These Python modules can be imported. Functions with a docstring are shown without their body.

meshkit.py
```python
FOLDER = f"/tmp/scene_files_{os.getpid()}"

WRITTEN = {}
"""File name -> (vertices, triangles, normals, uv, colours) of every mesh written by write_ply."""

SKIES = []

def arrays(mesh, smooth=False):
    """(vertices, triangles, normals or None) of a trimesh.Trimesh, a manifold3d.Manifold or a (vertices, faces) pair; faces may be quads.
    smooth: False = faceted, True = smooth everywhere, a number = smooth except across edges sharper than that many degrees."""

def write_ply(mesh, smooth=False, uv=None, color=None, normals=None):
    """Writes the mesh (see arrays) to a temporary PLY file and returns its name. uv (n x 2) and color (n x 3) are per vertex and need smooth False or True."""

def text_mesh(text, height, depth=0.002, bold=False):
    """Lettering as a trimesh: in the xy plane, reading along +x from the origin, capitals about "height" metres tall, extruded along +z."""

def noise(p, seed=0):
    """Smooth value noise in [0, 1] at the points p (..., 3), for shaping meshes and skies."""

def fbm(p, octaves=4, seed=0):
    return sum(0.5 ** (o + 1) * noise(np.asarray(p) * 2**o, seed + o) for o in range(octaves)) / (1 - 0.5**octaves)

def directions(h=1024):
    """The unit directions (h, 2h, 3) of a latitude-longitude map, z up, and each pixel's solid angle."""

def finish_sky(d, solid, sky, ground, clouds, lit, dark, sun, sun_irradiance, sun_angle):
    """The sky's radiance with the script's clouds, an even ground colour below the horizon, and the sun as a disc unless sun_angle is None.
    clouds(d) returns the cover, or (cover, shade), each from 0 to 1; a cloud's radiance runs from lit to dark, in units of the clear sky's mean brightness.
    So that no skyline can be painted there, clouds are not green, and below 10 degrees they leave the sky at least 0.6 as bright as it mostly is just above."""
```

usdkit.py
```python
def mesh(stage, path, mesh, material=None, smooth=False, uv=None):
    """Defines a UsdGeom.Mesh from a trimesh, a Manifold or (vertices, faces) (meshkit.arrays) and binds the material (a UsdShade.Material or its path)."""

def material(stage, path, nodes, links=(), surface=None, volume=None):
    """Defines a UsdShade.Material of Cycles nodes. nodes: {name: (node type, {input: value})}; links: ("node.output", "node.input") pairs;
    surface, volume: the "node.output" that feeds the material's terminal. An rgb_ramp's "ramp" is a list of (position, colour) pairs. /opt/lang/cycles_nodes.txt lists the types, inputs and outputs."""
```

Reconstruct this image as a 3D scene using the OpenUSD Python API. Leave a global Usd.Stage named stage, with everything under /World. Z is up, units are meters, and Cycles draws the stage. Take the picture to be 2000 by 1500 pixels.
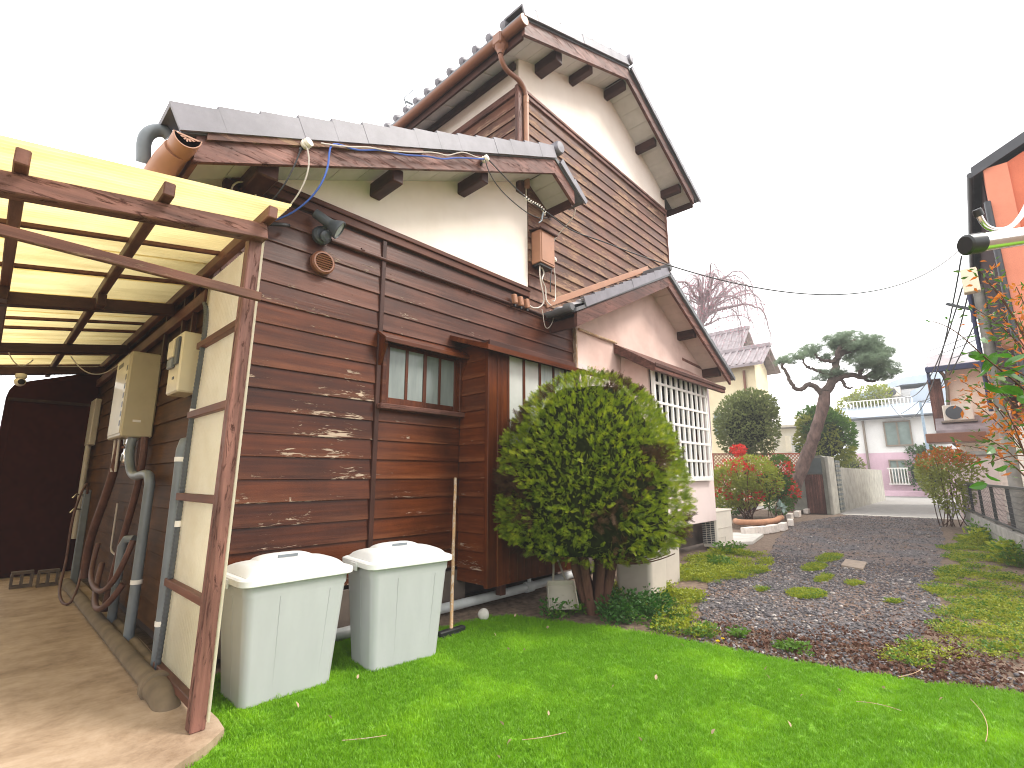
import math, random
import numpy as np, trimesh, meshkit, usdkit
from pxr import Usd, UsdGeom, UsdLux, UsdShade, Gf, Sdf, Vt

stage = Usd.Stage.CreateInMemory()
UsdGeom.SetStageUpAxis(stage, 'Z'); UsdGeom.SetStageMetersPerUnit(stage, 1.0)
UsdGeom.Xform.Define(stage, '/World'); UsdGeom.Scope.Define(stage, '/World/Looks')

# ---------------------------------------------------------------- camera, sky, sun, exposure
F_PX, YAW, PITCH, ROLL, EYE = 953.4, math.radians(47.016), math.radians(10.792), math.radians(-0.179), np.array([0.0, 0.0, 1.3])
fwd = np.array([math.sin(YAW)*math.cos(PITCH), math.cos(YAW)*math.cos(PITCH), math.sin(PITCH)])
rgt = np.array([math.cos(YAW), -math.sin(YAW), 0.0]); upv = np.cross(rgt, fwd)
_c, _s = math.cos(ROLL), math.sin(ROLL)
CR, CU = _c*rgt + _s*upv, -_s*rgt + _c*upv
cam = UsdGeom.Camera.Define(stage, '/World/camera')
cam.AddTransformOp().Set(Gf.Matrix4d(*CR, 0, *CU, 0, *(-fwd), 0, *EYE, 1))
cam.CreateHorizontalApertureAttr(36.0); cam.CreateVerticalApertureAttr(27.0)
cam.CreateFocalLengthAttr(36.0*F_PX/2000); cam.CreateClippingRangeAttr(Gf.Vec2f(0.05, 2000))
cam.CreateFStopAttr(0.0)
EXPOSURE = 1.05
cam.CreateExposureAttr(EXPOSURE)
SUN = np.array([0.42, -0.62, 0.85]); SUN /= np.linalg.norm(SUN)
SUN_EL, SUN_ROT = math.asin(SUN[2]), math.atan2(SUN[0], SUN[1])
usdkit.material(stage, '/World/Looks/sky_look', {
    'sky': ('sky_texture', {'sky_type': 'single_scattering', 'sun_disc': False, 'sun_elevation': SUN_EL, 'sun_rotation': SUN_ROT, 'air_density': 1.0, 'aerosol_density': 2.0}),
    'tc': ('texture_coordinate', {}), 'mp': ('mapping', {'scale': (1.6, 1.6, 3.0)}),
    'n': ('noise_texture', {'scale': 1.3, 'detail': 4.0, 'roughness': 0.5}),
    'r': ('rgb_ramp', {'ramp': [(0.25, (9.9, 10.0, 10.2)), (0.75, (12.9, 12.8, 12.6))]}),
    'm': ('mix', {'fac': 0.95}), 'bg': ('background_shader', {'strength': 0.1})},
    [('tc.generated', 'mp.vector'), ('mp.vector', 'n.vector'), ('n.fac', 'r.fac'), ('sky.color', 'm.color1'), ('r.color', 'm.color2'), ('m.color', 'bg.color')], surface='bg.background')
dome = UsdLux.DomeLight.Define(stage, '/World/sky'); dome.CreateIntensityAttr(1.0)
UsdShade.MaterialBindingAPI.Apply(dome.GetPrim()).Bind(UsdShade.Material.Get(stage, '/World/Looks/sky_look'))
sun = UsdLux.DistantLight.Define(stage, '/World/sun')
sun.CreateIntensityAttr(0.55); sun.CreateAngleAttr(18.0); sun.CreateColorAttr(Gf.Vec3f(1.0, 0.95, 0.88)); sun.CreateNormalizeAttr(True)
_z = SUN; _x = np.cross([0, 0, 1.0], _z); _x /= np.linalg.norm(_x); _y = np.cross(_z, _x)
sun.AddTransformOp().Set(Gf.Matrix4d(*_x, 0, *_y, 0, *_z, 0, 0, 0, 30, 1))

# ---------------------------------------------------------------- helpers
RNG = np.random.default_rng(7); random.seed(7)
_used = {}
def unique(parent, name):
    k = (parent, name); n = _used.get(k, 0); _used[k] = n + 1
    return f'{parent}/{name}' if n == 0 else f'{parent}/{name}_{n:03d}'
ORIG = {}
def tag(prim, label=None, cat=None, group=None, kind=None):
    for k, v in (('label', label), ('category', cat), ('group', group), ('kind', kind)):
        if v: prim.SetCustomDataByKey(k, v)
    return prim
def thing(name, label, cat, loc=(0, 0, 0), group=None, kind=None):
    p = unique('/World', name); x = UsdGeom.Xform.Define(stage, p); x.AddTranslateOp().Set(Gf.Vec3d(*map(float, loc)))
    ORIG[p] = np.array(loc, float)
    tag(x.GetPrim(), label, cat, group, kind)
    return p
class MB:
    def __init__(s): s.V, s.F, s.n = [], [], 0
    def add(s, v, f):
        v = np.asarray(v, float).reshape(-1, 3); f = np.asarray(f, int)
        if f.ndim == 2 and f.shape[1] == 4: f = np.vstack([f[:, [0, 1, 2]], f[:, [0, 2, 3]]])
        s.V.append(v); s.F.append(f + s.n); s.n += len(v); return s
    def tm(s, m): return s.add(m.vertices, m.faces)
    def get(s): return np.vstack(s.V), np.vstack(s.F)
    def box(s, lo, hi, ch=0.0):
        lo, hi = np.array(lo, float), np.array(hi, float); c, h = (lo+hi)/2, (hi-lo)/2
        return s.obox(c, h, np.eye(3), ch)
    def obox(s, c, h, R, ch=0.0):
        """box of half sizes h, rows of R its axes, edges chamfered by ch"""
        h = np.array(h, float); c = np.array(c, float)
        if ch <= 0:
            v = np.array([[x, y, z] for x in (-1, 1) for y in (-1, 1) for z in (-1, 1)])*h
            f = [[0, 1, 3, 2], [4, 6, 7, 5], [0, 4, 5, 1], [2, 3, 7, 6], [0, 2, 6, 4], [1, 5, 7, 3]]
            return s.add(v@R + c, f)
        ch = min(ch, 0.45*h.min()); pts = []
        for x in (-1, 1):
            for y in (-1, 1):
                for z in (-1, 1):
                    p = np.array([x, y, z])*h
                    for k in range(3):
                        q = p.copy()
                        for j in range(3):
                            if j != k: q[j] -= np.sign(q[j])*ch
                        pts.append(q)
        hull = trimesh.convex.convex_hull(np.array(pts))
        return s.add(hull.vertices@R + c, hull.faces)
    def beam(s, a, b, w, h, up=(0, 0, 1), ch=0.004):
        """bar from a to b; w across, h along up"""
        a, b = np.array(a, float), np.array(b, float); d = b-a; L = np.linalg.norm(d); d /= L
        up = np.array(up, float); side = np.cross(d, up); side /= np.linalg.norm(side); u = np.cross(side, d)
        return s.obox((a+b)/2, (L/2, w/2, h/2), np.array([d, side, u]), ch)
    def tube(s, pts, r, n=8, cap=True):
        pts = np.array(pts, float); m = len(pts); r = np.broadcast_to(np.asarray(r, float), (m,))
        t = np.gradient(pts, axis=0); t /= np.linalg.norm(t, axis=1, keepdims=True)+1e-12
        u = np.cross(t[0], [0, 0, 1.0] if abs(t[0][2]) < .9 else [1.0, 0, 0]); rings = []
        for i in range(m):
            u = u - t[i]*(u@t[i]); u /= np.linalg.norm(u)+1e-12; w = np.cross(t[i], u)
            a = np.arange(n)*2*math.pi/n
            rings.append(pts[i] + r[i]*(np.cos(a)[:, None]*u + np.sin(a)[:, None]*w))
        v = np.vstack(rings); f = []
        for i in range(m-1):
            for k in range(n):
                f.append([i*n+k, i*n+(k+1) % n, (i+1)*n+(k+1) % n, (i+1)*n+k])
        s.add(v, f)
        if cap:
            for i, o in ((0, 1), (m-1, 0)):
                ring = rings[i]; ff = [[n, (k+1) % n, k] if o else [n, k, (k+1) % n] for k in range(n)]
                s.add(np.vstack([ring, pts[i]]), ff)
        return s
    def loft(s, rings, cap=True):
        n = len(rings[0]); v = np.vstack(rings); f = []
        for i in range(len(rings)-1):
            for k in range(n): f.append([i*n+k, i*n+(k+1) % n, (i+1)*n+(k+1) % n, (i+1)*n+k])
        s.add(v, f)
        if cap:
            for r, o in ((rings[0], 1), (rings[-1], 0)):
                c = np.mean(r, 0); s.add(np.vstack([r, c]), [[n, (k+1) % n, k] if o else [n, k, (k+1) % n] for k in range(n)])
        return s
    def lathe(s, prof, c, axis=(0, 0, 1), n=20):
        axis = np.array(axis, float); axis /= np.linalg.norm(axis)
        u = np.cross(axis, [0, 0, 1.0] if abs(axis[2]) < .9 else [1.0, 0, 0]); u /= np.linalg.norm(u); w = np.cross(axis, u)
        a = np.arange(n)*2*math.pi/n; ring = np.cos(a)[:, None]*u + np.sin(a)[:, None]*w
        return s.loft([np.array(c) + axis*z + ring*max(r, 1e-4) for r, z in prof])
    def prism(s, poly, vec):
        """planar polygon (n,3), possibly concave, extruded by vec"""
        poly = np.array(poly, float); vec = np.array(vec, float); n = len(poly)
        nrm = vec/np.linalg.norm(vec); u = poly[1]-poly[0]; u -= nrm*(u@nrm); u /= np.linalg.norm(u); w = np.cross(nrm, u)
        p2 = np.stack([(poly-poly[0])@u, (poly-poly[0])@w], 1)
        from shapely import Polygon
        v2, f2 = trimesh.creation.triangulate_polygon(Polygon(p2), engine='earcut')
        idx = [int(np.argmin(((p2-q)**2).sum(1))) for q in v2]
        f2 = np.array(idx)[np.array(f2)]
        s.add(poly, f2[:, ::-1]); s.add(poly+vec, f2)
        s.add(np.vstack([poly, poly+vec]), [[i, (i+1) % n, n+(i+1) % n, n+i] for i in range(n)])
        return s
def obj(name, mb, mat, parent=None, smooth=False, label=None, kind=None, cat=None, group=None):
    par = parent or '/World'; p = unique(par, name)
    v, f = mb.get() if isinstance(mb, MB) else mb
    o = ORIG.get('/World/' + par.split('/')[2], np.zeros(3)) if parent else np.zeros(3)
    m = usdkit.mesh(stage, p, (v - o, f), mat, smooth=smooth)
    tag(m.GetPrim(), label, cat, group, kind)
    return p
def group_part(name, parent, label=None):
    p = unique(parent, name); x = UsdGeom.Xform.Define(stage, p); tag(x.GetPrim(), label); return p
def sag(a, b, drop, n=14, wob=0.0):
    a, b = np.array(a, float), np.array(b, float); t = np.linspace(0, 1, n)[:, None]
    p = a + (b-a)*t; p[:, 2] -= (4*t*(1-t)*drop)[:, 0]
    if wob: p[1:-1] += RNG.normal(0, wob, (n-2, 3))
    return p
def spline(pts, n=40):
    from scipy.interpolate import CubicSpline
    pts = np.array(pts, float); t = np.r_[0, np.cumsum(np.linalg.norm(np.diff(pts, axis=0), axis=1))]
    return CubicSpline(t, pts)(np.linspace(0, t[-1], n))
def leaf_cloud(P, N, template, size, up_mix=0.3, spin=True, rng=RNG, jitter=0.5):
    """places a leaf template (verts in xy-plane, stem along +y) at points P, outward along N"""
    tv, tf = np.asarray(template[0], float), np.asarray(template[1], int); m = len(P)
    d = N + rng.normal(0, jitter, (m, 3)); d[:, 2] += up_mix; d /= np.linalg.norm(d, axis=1, keepdims=True)
    r = rng.normal(0, 1, (m, 3)); x = np.cross(d, r); x /= np.linalg.norm(x, axis=1, keepdims=True); z = np.cross(x, d)
    s = rng.uniform(size[0], size[1], m)[:, None, None]
    v = P[:, None, :] + s*(tv[None, :, 0:1]*x[:, None, :] + tv[None, :, 1:2]*d[:, None, :] + tv[None, :, 2:3]*z[:, None, :])
    f = tf[None] + (np.arange(m)*len(tv))[:, None, None]
    return v.reshape(-1, 3), f.reshape(-1, 3)
def instancer(path, protos, pos, rotz, scale, idx, tilt=None):
    """PointInstancer; protos: list of prim-making callables given a path"""
    pi = UsdGeom.PointInstancer.Define(stage, path); ps = []
    for k, mk in enumerate(protos):
        q = f'{path}/tuft_{k:03d}'; mk(q); ps.append(Sdf.Path(q))
    pi.CreatePrototypesRel().SetTargets(ps)
    pi.CreateProtoIndicesAttr(Vt.IntArray.FromNumpy(np.asarray(idx, np.int32)))
    pi.CreatePositionsAttr(Vt.Vec3fArray.FromNumpy(np.asarray(pos, np.float32)))
    h = np.asarray(rotz)/2; q = np.stack([np.zeros_like(h), np.zeros_like(h), np.sin(h), np.cos(h)], 1)
    if tilt is not None:
        ax, an = tilt; qt = np.concatenate([ax*np.sin(an/2)[:, None], np.cos(an/2)[:, None]], 1)
        x1, y1, z1, w1 = qt.T; x2, y2, z2, w2 = q.T
        q = np.stack([w1*x2+x1*w2+y1*z2-z1*y2, w1*y2-x1*z2+y1*w2+z1*x2, w1*z2+x1*y2-y1*x2+z1*w2, w1*w2-x1*x2-y1*y2-z1*z2], 1)
    pi.CreateOrientationsAttr(Vt.QuathArray([Gf.Quath(float(b[3]), float(b[0]), float(b[1]), float(b[2])) for b in q]))
    s = np.asarray(scale, np.float32); s = np.repeat(s[:, None], 3, 1) if s.ndim == 1 else s
    pi.CreateScalesAttr(Vt.Vec3fArray.FromNumpy(s))
    return pi.GetPrim()

# ---------------------------------------------------------------- materials
def mat(name, nodes, links, surface='p.BSDF'):
    return usdkit.material(stage, '/World/Looks/' + name, nodes, links, surface=surface)
def plain(name, col, rough=0.6, var=0.12, scale=6.0, metal=0.0, bump=0.0, spec=0.5, stretch=(1, 1, 1), coat=0.0):
    c = np.array(col, float)
    nodes = {'g': ('geometry', {}), 'mp': ('mapping', {'scale': tuple(scale*np.array(stretch, float))}),
             'n': ('noise_texture', {'scale': 1.0, 'detail': 5.0, 'roughness': 0.6}),
             'r': ('rgb_ramp', {'ramp': [(0.3, tuple(c*(1-var))), (0.7, tuple(np.minimum(c*(1+var), 0.95)))]}),
             'p': ('principled_bsdf', {'roughness': rough, 'metallic': metal, 'specular_ior_level': spec, 'coat_weight': coat})}
    links = [('g.position', 'mp.vector'), ('mp.vector', 'n.vector'), ('n.fac', 'r.fac'), ('r.color', 'p.base_color')]
    if bump:
        nodes['b'] = ('bump', {'strength': 0.6, 'distance': bump}); links += [('n.fac', 'b.height'), ('b.normal', 'p.normal')]
    return mat(name, nodes, links)
def wood(name, c1, c2, bare, axis='x', peel=(0.62, 0.72), rough=0.32, fine=1.0, spec=0.24, seed=0.0, grime=0.45, lap=None, amt=0.16):
    """painted timber: grain along axis, paint worn through to bare wood where two noises agree"""
    k = {'x': (1.1, 22, 22), 'y': (22, 1.1, 22), 'z': (22, 22, 1.1)}[axis]
    k2 = {'x': (5.5, 9, 34), 'y': (9, 5.5, 34), 'z': (34, 34, 5.5)}[axis]
    nodes = {'g': ('geometry', {}),
        'mp': ('mapping', {'scale': tuple(fine*np.array(k)), 'location': (seed, seed*1.7, seed*.6)}),
        'n': ('noise_texture', {'scale': 1.0, 'detail': 6.0, 'roughness': 0.65}),
        'mp2': ('mapping', {'scale': tuple(fine*np.array(k2)), 'location': (seed+5, 3.1, 7.7)}),
        'n2': ('noise_texture', {'scale': 1.0, 'detail': 8.0, 'roughness': 0.72, 'distortion': 1.1}),
        'n3': ('noise_texture', {'scale': 2.3, 'detail': 3.0}),
        'r': ('rgb_ramp', {'ramp': [(0.3, c1), (0.68, c2)]}),
        'r3': ('rgb_ramp', {'ramp': [(0.3, (1-grime,)*3), (0.65, (1, 1, 1))]}),
        'mul0': ('mix', {'mix_type': 'multiply', 'fac': 1.0}), 'oi': ('object_info', {}), 'ro': ('rgb_ramp', {'ramp': [(0.0, (0.70, 0.68, 0.70)), (0.5, (1, 1, 1)), (1.0, (1.18, 1.22, 1.30))]}),
        'mul': ('mix', {'mix_type': 'multiply', 'fac': 1.0}),
        'r2': ('rgb_ramp', {'ramp': [(peel[0], (0, 0, 0)), (peel[1], (1, 1, 1))]}),
        'rb': ('rgb_ramp', {'ramp': [(0.25, tuple(np.array(bare)*0.55)), (0.8, bare)]}),
        'mx': ('mix', {}), 'rr': ('rgb_ramp', {'ramp': [(0, (rough,)*3), (1, (0.85,)*3)]}),
        'b': ('bump', {'strength': 0.5, 'distance': 0.004}), 'b2': ('bump', {'strength': 0.7, 'distance': 0.003, 'invert': True}),
        'p': ('principled_bsdf', {'specular_ior_level': spec})}
    links = [('g.position', 'mp.vector'), ('mp.vector', 'n.vector'), ('g.position', 'mp2.vector'), ('mp2.vector', 'n2.vector'), ('g.position', 'n3.vector'),
        ('n.fac', 'r.fac'), ('n3.fac', 'r3.fac'), ('r.color', 'mul0.color1'), ('oi.random', 'ro.fac'), ('ro.color', 'mul0.color2'), ('mul0.color', 'mul.color1'), ('r3.color', 'mul.color2'), ('n2.fac', 'r2.fac'), ('n.fac', 'rb.fac'),
        ('r2.color', 'mx.fac'), ('mul.color', 'mx.color1'), ('rb.color', 'mx.color2'), ('mx.color', 'p.base_color'), ('r2.color', 'rr.fac'), ('rr.color', 'p.roughness'),
        ('n.fac', 'b.height'), ('r2.color', 'b2.height'), ('b.normal', 'b2.normal'), ('b2.normal', 'p.normal')]
    if lap is not None:                             # rain wears lower board edges first; their purplish sheen is painted into the colour
        nodes.update({'sx': ('separate_xyz', {}), 'z1': ('math', {'math_type': 'multiply_add', 'value2': -1/0.178, 'value3': lap/0.178}), 'z2': ('math', {'math_type': 'fraction'}),
            'z3': ('math', {'math_type': 'multiply_add', 'value2': amt, 'value3': -amt*0.62}), 'zr': ('rgb_ramp', {'ramp': [(0.55, (0, 0, 0)), (1.0, (1, 1, 1))]}), 'zn': ('rgb_ramp', {'ramp': [(0.40, (0.0,)*3), (0.66, (0.60,)*3)]}), 'zm': ('math', {'math_type': 'multiply'}), 'edge_sheen': ('mix', {'color2': tuple(np.array(c2)*[1.25, 1.75, 2.5]+[.02, .012, .010])}), 'n4': ('noise_texture', {'scale': 1.7, 'detail': 3.0}), 'z4': ('math', {'math_type': 'multiply_add', 'value2': 0.62, 'value3': -0.31}), 'z5': ('math', {'math_type': 'add'}), 'z6': ('math', {'math_type': 'add'})})
        links = [l for l in links if l not in (('n2.fac', 'r2.fac'), ('mul.color', 'mx.color1'))] + [('z2.value', 'zr.fac'), ('n.fac', 'zn.fac'), ('zr.color', 'zm.value1'), ('zn.color', 'zm.value2'), ('zm.value', 'edge_sheen.fac'), ('mul.color', 'edge_sheen.color1'), ('edge_sheen.color', 'mx.color1'), ('g.position', 'sx.vector'), ('sx.z', 'z1.value1'), ('z1.value', 'z2.value1'), ('z2.value', 'z3.value1'), ('g.position', 'n4.vector'), ('n4.fac', 'z4.value1'),
            ('z3.value', 'z5.value1'), ('n2.fac', 'z5.value2'), ('z5.value', 'z6.value1'), ('z4.value', 'z6.value2'), ('z6.value', 'r2.fac')]
    return mat(name, nodes, links)
def leafmat(name, cols, trans=0.35, rough=0.45, spec=0.4, nscale=3.0, namt=0.55, ramt=1.0):
    """leaves: colour differs leaf by leaf; some light passes through"""
    nodes = {'g': ('geometry', {}), 'r': ('rgb_ramp', {'ramp': cols}), 'p': ('principled_bsdf', {'roughness': rough, 'specular_ior_level': spec}),
        'tr': ('translucent_bsdf', {}), 'm': ('mix_closure', {'fac': trans}), 'n': ('noise_texture', {'scale': nscale, 'detail': 3.0}), 'rm': ('math', {'math_type': 'multiply', 'value2': ramt}),
        'a': ('math', {'math_type': 'multiply_add', 'value2': namt, 'value3': -namt/2+(1-ramt)/2}), 'a2': ('math', {'math_type': 'add', 'use_clamp': True})}
    links = [('g.position', 'n.vector'), ('n.fac', 'a.value1'), ('a.value', 'a2.value1'), ('g.random_per_island', 'rm.value1'), ('rm.value', 'a2.value2'), ('a2.value', 'r.fac'),
             ('r.color', 'p.base_color'), ('r.color', 'tr.color'), ('p.BSDF', 'm.closure1'), ('tr.BSDF', 'm.closure2')]
    return mat(name, nodes, links, surface='m.closure')

RB1, RB2, BARE = (0.054, 0.0112, 0.0021), (0.112, 0.027, 0.0060), (0.40, 0.30, 0.225)
W = {}
for ax in 'xyz':
    W['clad_'+ax] = wood('brown_paint_'+ax, RB1, RB2, BARE, ax, (0.68, 0.705), 0.30, lap=3.60 if ax != 'z' else None)
    W['worn_'+ax] = wood('worn_brown_paint_'+ax, (0.090, 0.031, 0.016), (0.185, 0.078, 0.046), (0.36, 0.225, 0.145), ax, (0.50, 0.60), 0.5, seed=3.3, lap=6.66)
    W['beam_'+ax] = wood('red_brown_timber_'+ax, (0.075, 0.029, 0.019), (0.245, 0.108, 0.078), (0.07, 0.024, 0.016), ax, (0.54, 0.62), 0.48, seed=9.1)
    W['dark_'+ax] = wood('dark_brown_timber_'+ax, (0.040, 0.014, 0.009), (0.078, 0.029, 0.018), (0.16, 0.08, 0.05), ax, (0.62, 0.72), 0.45, seed=2.1)
W['clad_b'] = wood('brown_paint_flaking_x', (0.048, 0.0098, 0.0018), (0.104, 0.0245, 0.0053), (0.47, 0.355, 0.265), 'x', (0.63, 0.656), 0.28, seed=17.0, lap=3.60)
W['clad_c'] = wood('brown_paint_dull_x', (0.060, 0.0165, 0.0072), (0.126, 0.041, 0.020), (0.36, 0.27, 0.21), 'x', (0.69, 0.715), 0.36, seed=29.0, lap=3.60)
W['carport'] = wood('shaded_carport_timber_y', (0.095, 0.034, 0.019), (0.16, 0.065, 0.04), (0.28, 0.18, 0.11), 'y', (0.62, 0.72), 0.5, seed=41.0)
W['clad_left'] = wood('brown_paint_plain_y', (0.050, 0.0195, 0.0036), (0.095, 0.037, 0.0075), (0.36, 0.26, 0.16), 'y', (0.68, 0.76), 0.6, spec=0.12, seed=51.0)
def plaster(name, col, stain, bumpd=0.0015):
    nodes = {'g': ('geometry', {}), 'n': ('noise_texture', {'scale': 1.1, 'detail': 5.0, 'roughness': 0.6}), 'nf': ('noise_texture', {'scale': 160.0, 'detail': 2.0}),
        'mp': ('mapping', {'scale': (7, 7, 0.7)}), 'n2': ('noise_texture', {'scale': 1.0, 'detail': 5.0, 'roughness': 0.65}),
        'r': ('rgb_ramp', {'ramp': [(0.34, stain), (0.58, col)]}), 'r2': ('rgb_ramp', {'ramp': [(0.28, (0.86, 0.83, 0.80)), (0.5, (1, 1, 1))]}),
        'm': ('mix', {'mix_type': 'multiply', 'fac': 0.22}), 'b': ('bump', {'strength': 0.5, 'distance': bumpd}),
        'p': ('principled_bsdf', {'roughness': 0.85, 'specular_ior_level': 0.25})}
    return mat(name, nodes, [('g.position', 'n.vector'), ('g.position', 'nf.vector'), ('g.position', 'mp.vector'), ('mp.vector', 'n2.vector'), ('n.fac', 'r.fac'), ('n2.fac', 'r2.fac'),
        ('r.color', 'm.color1'), ('r2.color', 'm.color2'), ('m.color', 'p.base_color'), ('nf.fac', 'b.height'), ('b.normal', 'p.normal')])
W['plaster'] = plaster('cream_plaster', (0.80, 0.715, 0.64), (0.74, 0.65, 0.565))
W['pink'] = plaster('pink_plaster', (0.66, 0.49, 0.43), (0.52, 0.365, 0.315), 0.003)
W['pink2'] = plaster('pale_pink_plaster', (0.72, 0.60, 0.57), (0.64, 0.52, 0.49), 0.004)
W['soffit'] = plain('white_soffit_paint', (0.56, 0.53, 0.50), 0.6, 0.08, 4)
W['tile'] = plain('grey_roof_tile', (0.165, 0.155, 0.175), 0.46, 0.18, 5, bump=0.001)
W['tile_dark'] = plain('dark_roof_tile', (0.10, 0.10, 0.105), 0.4, 0.2, 6)
W['gutter'] = plain('brown_gutter', (0.19, 0.072, 0.034), 0.38, 0.12, 3)
W['gutter_pale'] = plain('tan_downpipe', (0.34, 0.165, 0.095), 0.45, 0.1, 3)
W['black'] = plain('black_plastic', (0.012, 0.012, 0.013), 0.35, 0.2, 8)
W['dark'] = plain('dark_core', (0.03, 0.015, 0.011), 0.9, 0.2, 3)
W['foundation'] = plain('dark_concrete', (0.10, 0.075, 0.06), 0.9, 0.25, 5, bump=0.003)
W['white_paint'] = plain('white_painted_metal', (0.76, 0.73, 0.68), 0.4, 0.05, 6)
W['steel'] = plain('brushed_steel', (0.72, 0.70, 0.68), 0.16, 0.04, 20, metal=1.0)
W['grey_pvc'] = plain('grey_pvc', (0.15, 0.17, 0.185), 0.42, 0.15, 6)
W['pale_pvc'] = plain('pale_pvc_pipe', (0.42, 0.43, 0.42), 0.45, 0.15, 6)
W['flood'] = plain('charcoal_plastic', (0.055, 0.062, 0.07), 0.45, 0.1, 10)
W['box_tan'] = plain('tan_painted_box', (0.335, 0.155, 0.085), 0.45, 0.1, 4)
W['cream_metal'] = plain('cream_enamel', (0.63, 0.56, 0.40), 0.32, 0.06, 4, coat=0.2)
W['heater'] = plain('bronze_grey_enamel', (0.45, 0.385, 0.25), 0.34, 0.07, 4, coat=0.15)
W['cable_grey'] = plain('pale_cable', (0.50, 0.44, 0.38), 0.5, 0.1, 9)
W['cable_black'] = plain('black_cable', (0.02, 0.018, 0.018), 0.5, 0.1, 9)
W['cable_blue'] = plain('blue_cable', (0.045, 0.11, 0.42), 0.4, 0.1, 9)
W['porcelain'] = plain('porcelain', (0.78, 0.72, 0.62), 0.2, 0.05, 9)
W['bin'] = plain('sage_grey_plastic', (0.375, 0.383, 0.382), 0.42, 0.05, 4.0, stretch=(2.2, 2.2, .5))
W['bin_lid'] = plain('white_lid_plastic', (0.61, 0.61, 0.59), 0.42, 0.05, 5)
W['beige_plastic'] = plain('beige_plastic', (0.43, 0.385, 0.325), 0.5, 0.08, 4)
W['ac'] = plain('ivory_enamel', (0.68, 0.62, 0.53), 0.45, 0.05, 4)
W['dusty'] = plain('dusty_brown_pipe', (0.155, 0.115, 0.072), 0.9, 0.25, 6)
W['frosted_dark'] = plain('dim_frosted_glass', (0.165, 0.185, 0.172), 0.16, 0.22, 3, stretch=(3, 1, .4))
W['concrete'] = plain('grey_concrete', (0.25, 0.235, 0.21), 0.9, 0.3, 3.5, bump=0.004)
W['pale_concrete'] = plain('pale_concrete', (0.52, 0.49, 0.44), 0.85, 0.18, 5, bump=0.003)
W['tan_stone'] = plain('tan_stone', (0.30, 0.235, 0.18), 0.85, 0.2, 14, bump=0.003)
W['brick_white'] = plain('whitewashed_block', (0.68, 0.61, 0.55), 0.85, 0.18, 9, bump=0.003)
W['terracotta'] = plain('terracotta', (0.45, 0.22, 0.12), 0.8, 0.2, 7)
W['hose'] = plain('brown_insulated_pipe', (0.10, 0.042, 0.028), 0.6, 0.25, 14)
W['broomstick'] = wood('worn_broomstick', (0.42, 0.24, 0.11), (0.58, 0.36, 0.18), (0.72, 0.6, 0.48), 'z', (0.47, 0.6), 0.5, seed=5.5)
def pane(name, tint=(0.9, 0.93, 0.92), g=0.75):
    return mat(name, {'t': ('transparent_bsdf', {'color': tint}), 'gl': ('glossy_bsdf', {'color': (1, 1, 1), 'roughness': 0.04}), 'f': ('fresnel', {'IOR': 1.55}),
        'm': ('mix_closure', {})}, [('f.fac', 'm.fac'), ('t.BSDF', 'm.closure1'), ('gl.BSDF', 'm.closure2')], surface='m.closure')
W['pane'] = pane('window_glass')
W['curtain'] = plain('grey_green_curtain', (0.34, 0.37, 0.35), 0.9, 0.25, 14, stretch=(2.2, 1, 0.12))
W['frosted'] = plain('frosted_glass', (0.44, 0.45, 0.42), 0.35, 0.12, 3)
W['room'] = plain('dim_room', (0.06, 0.055, 0.05), 0.9, 0.3, 2)
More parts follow.
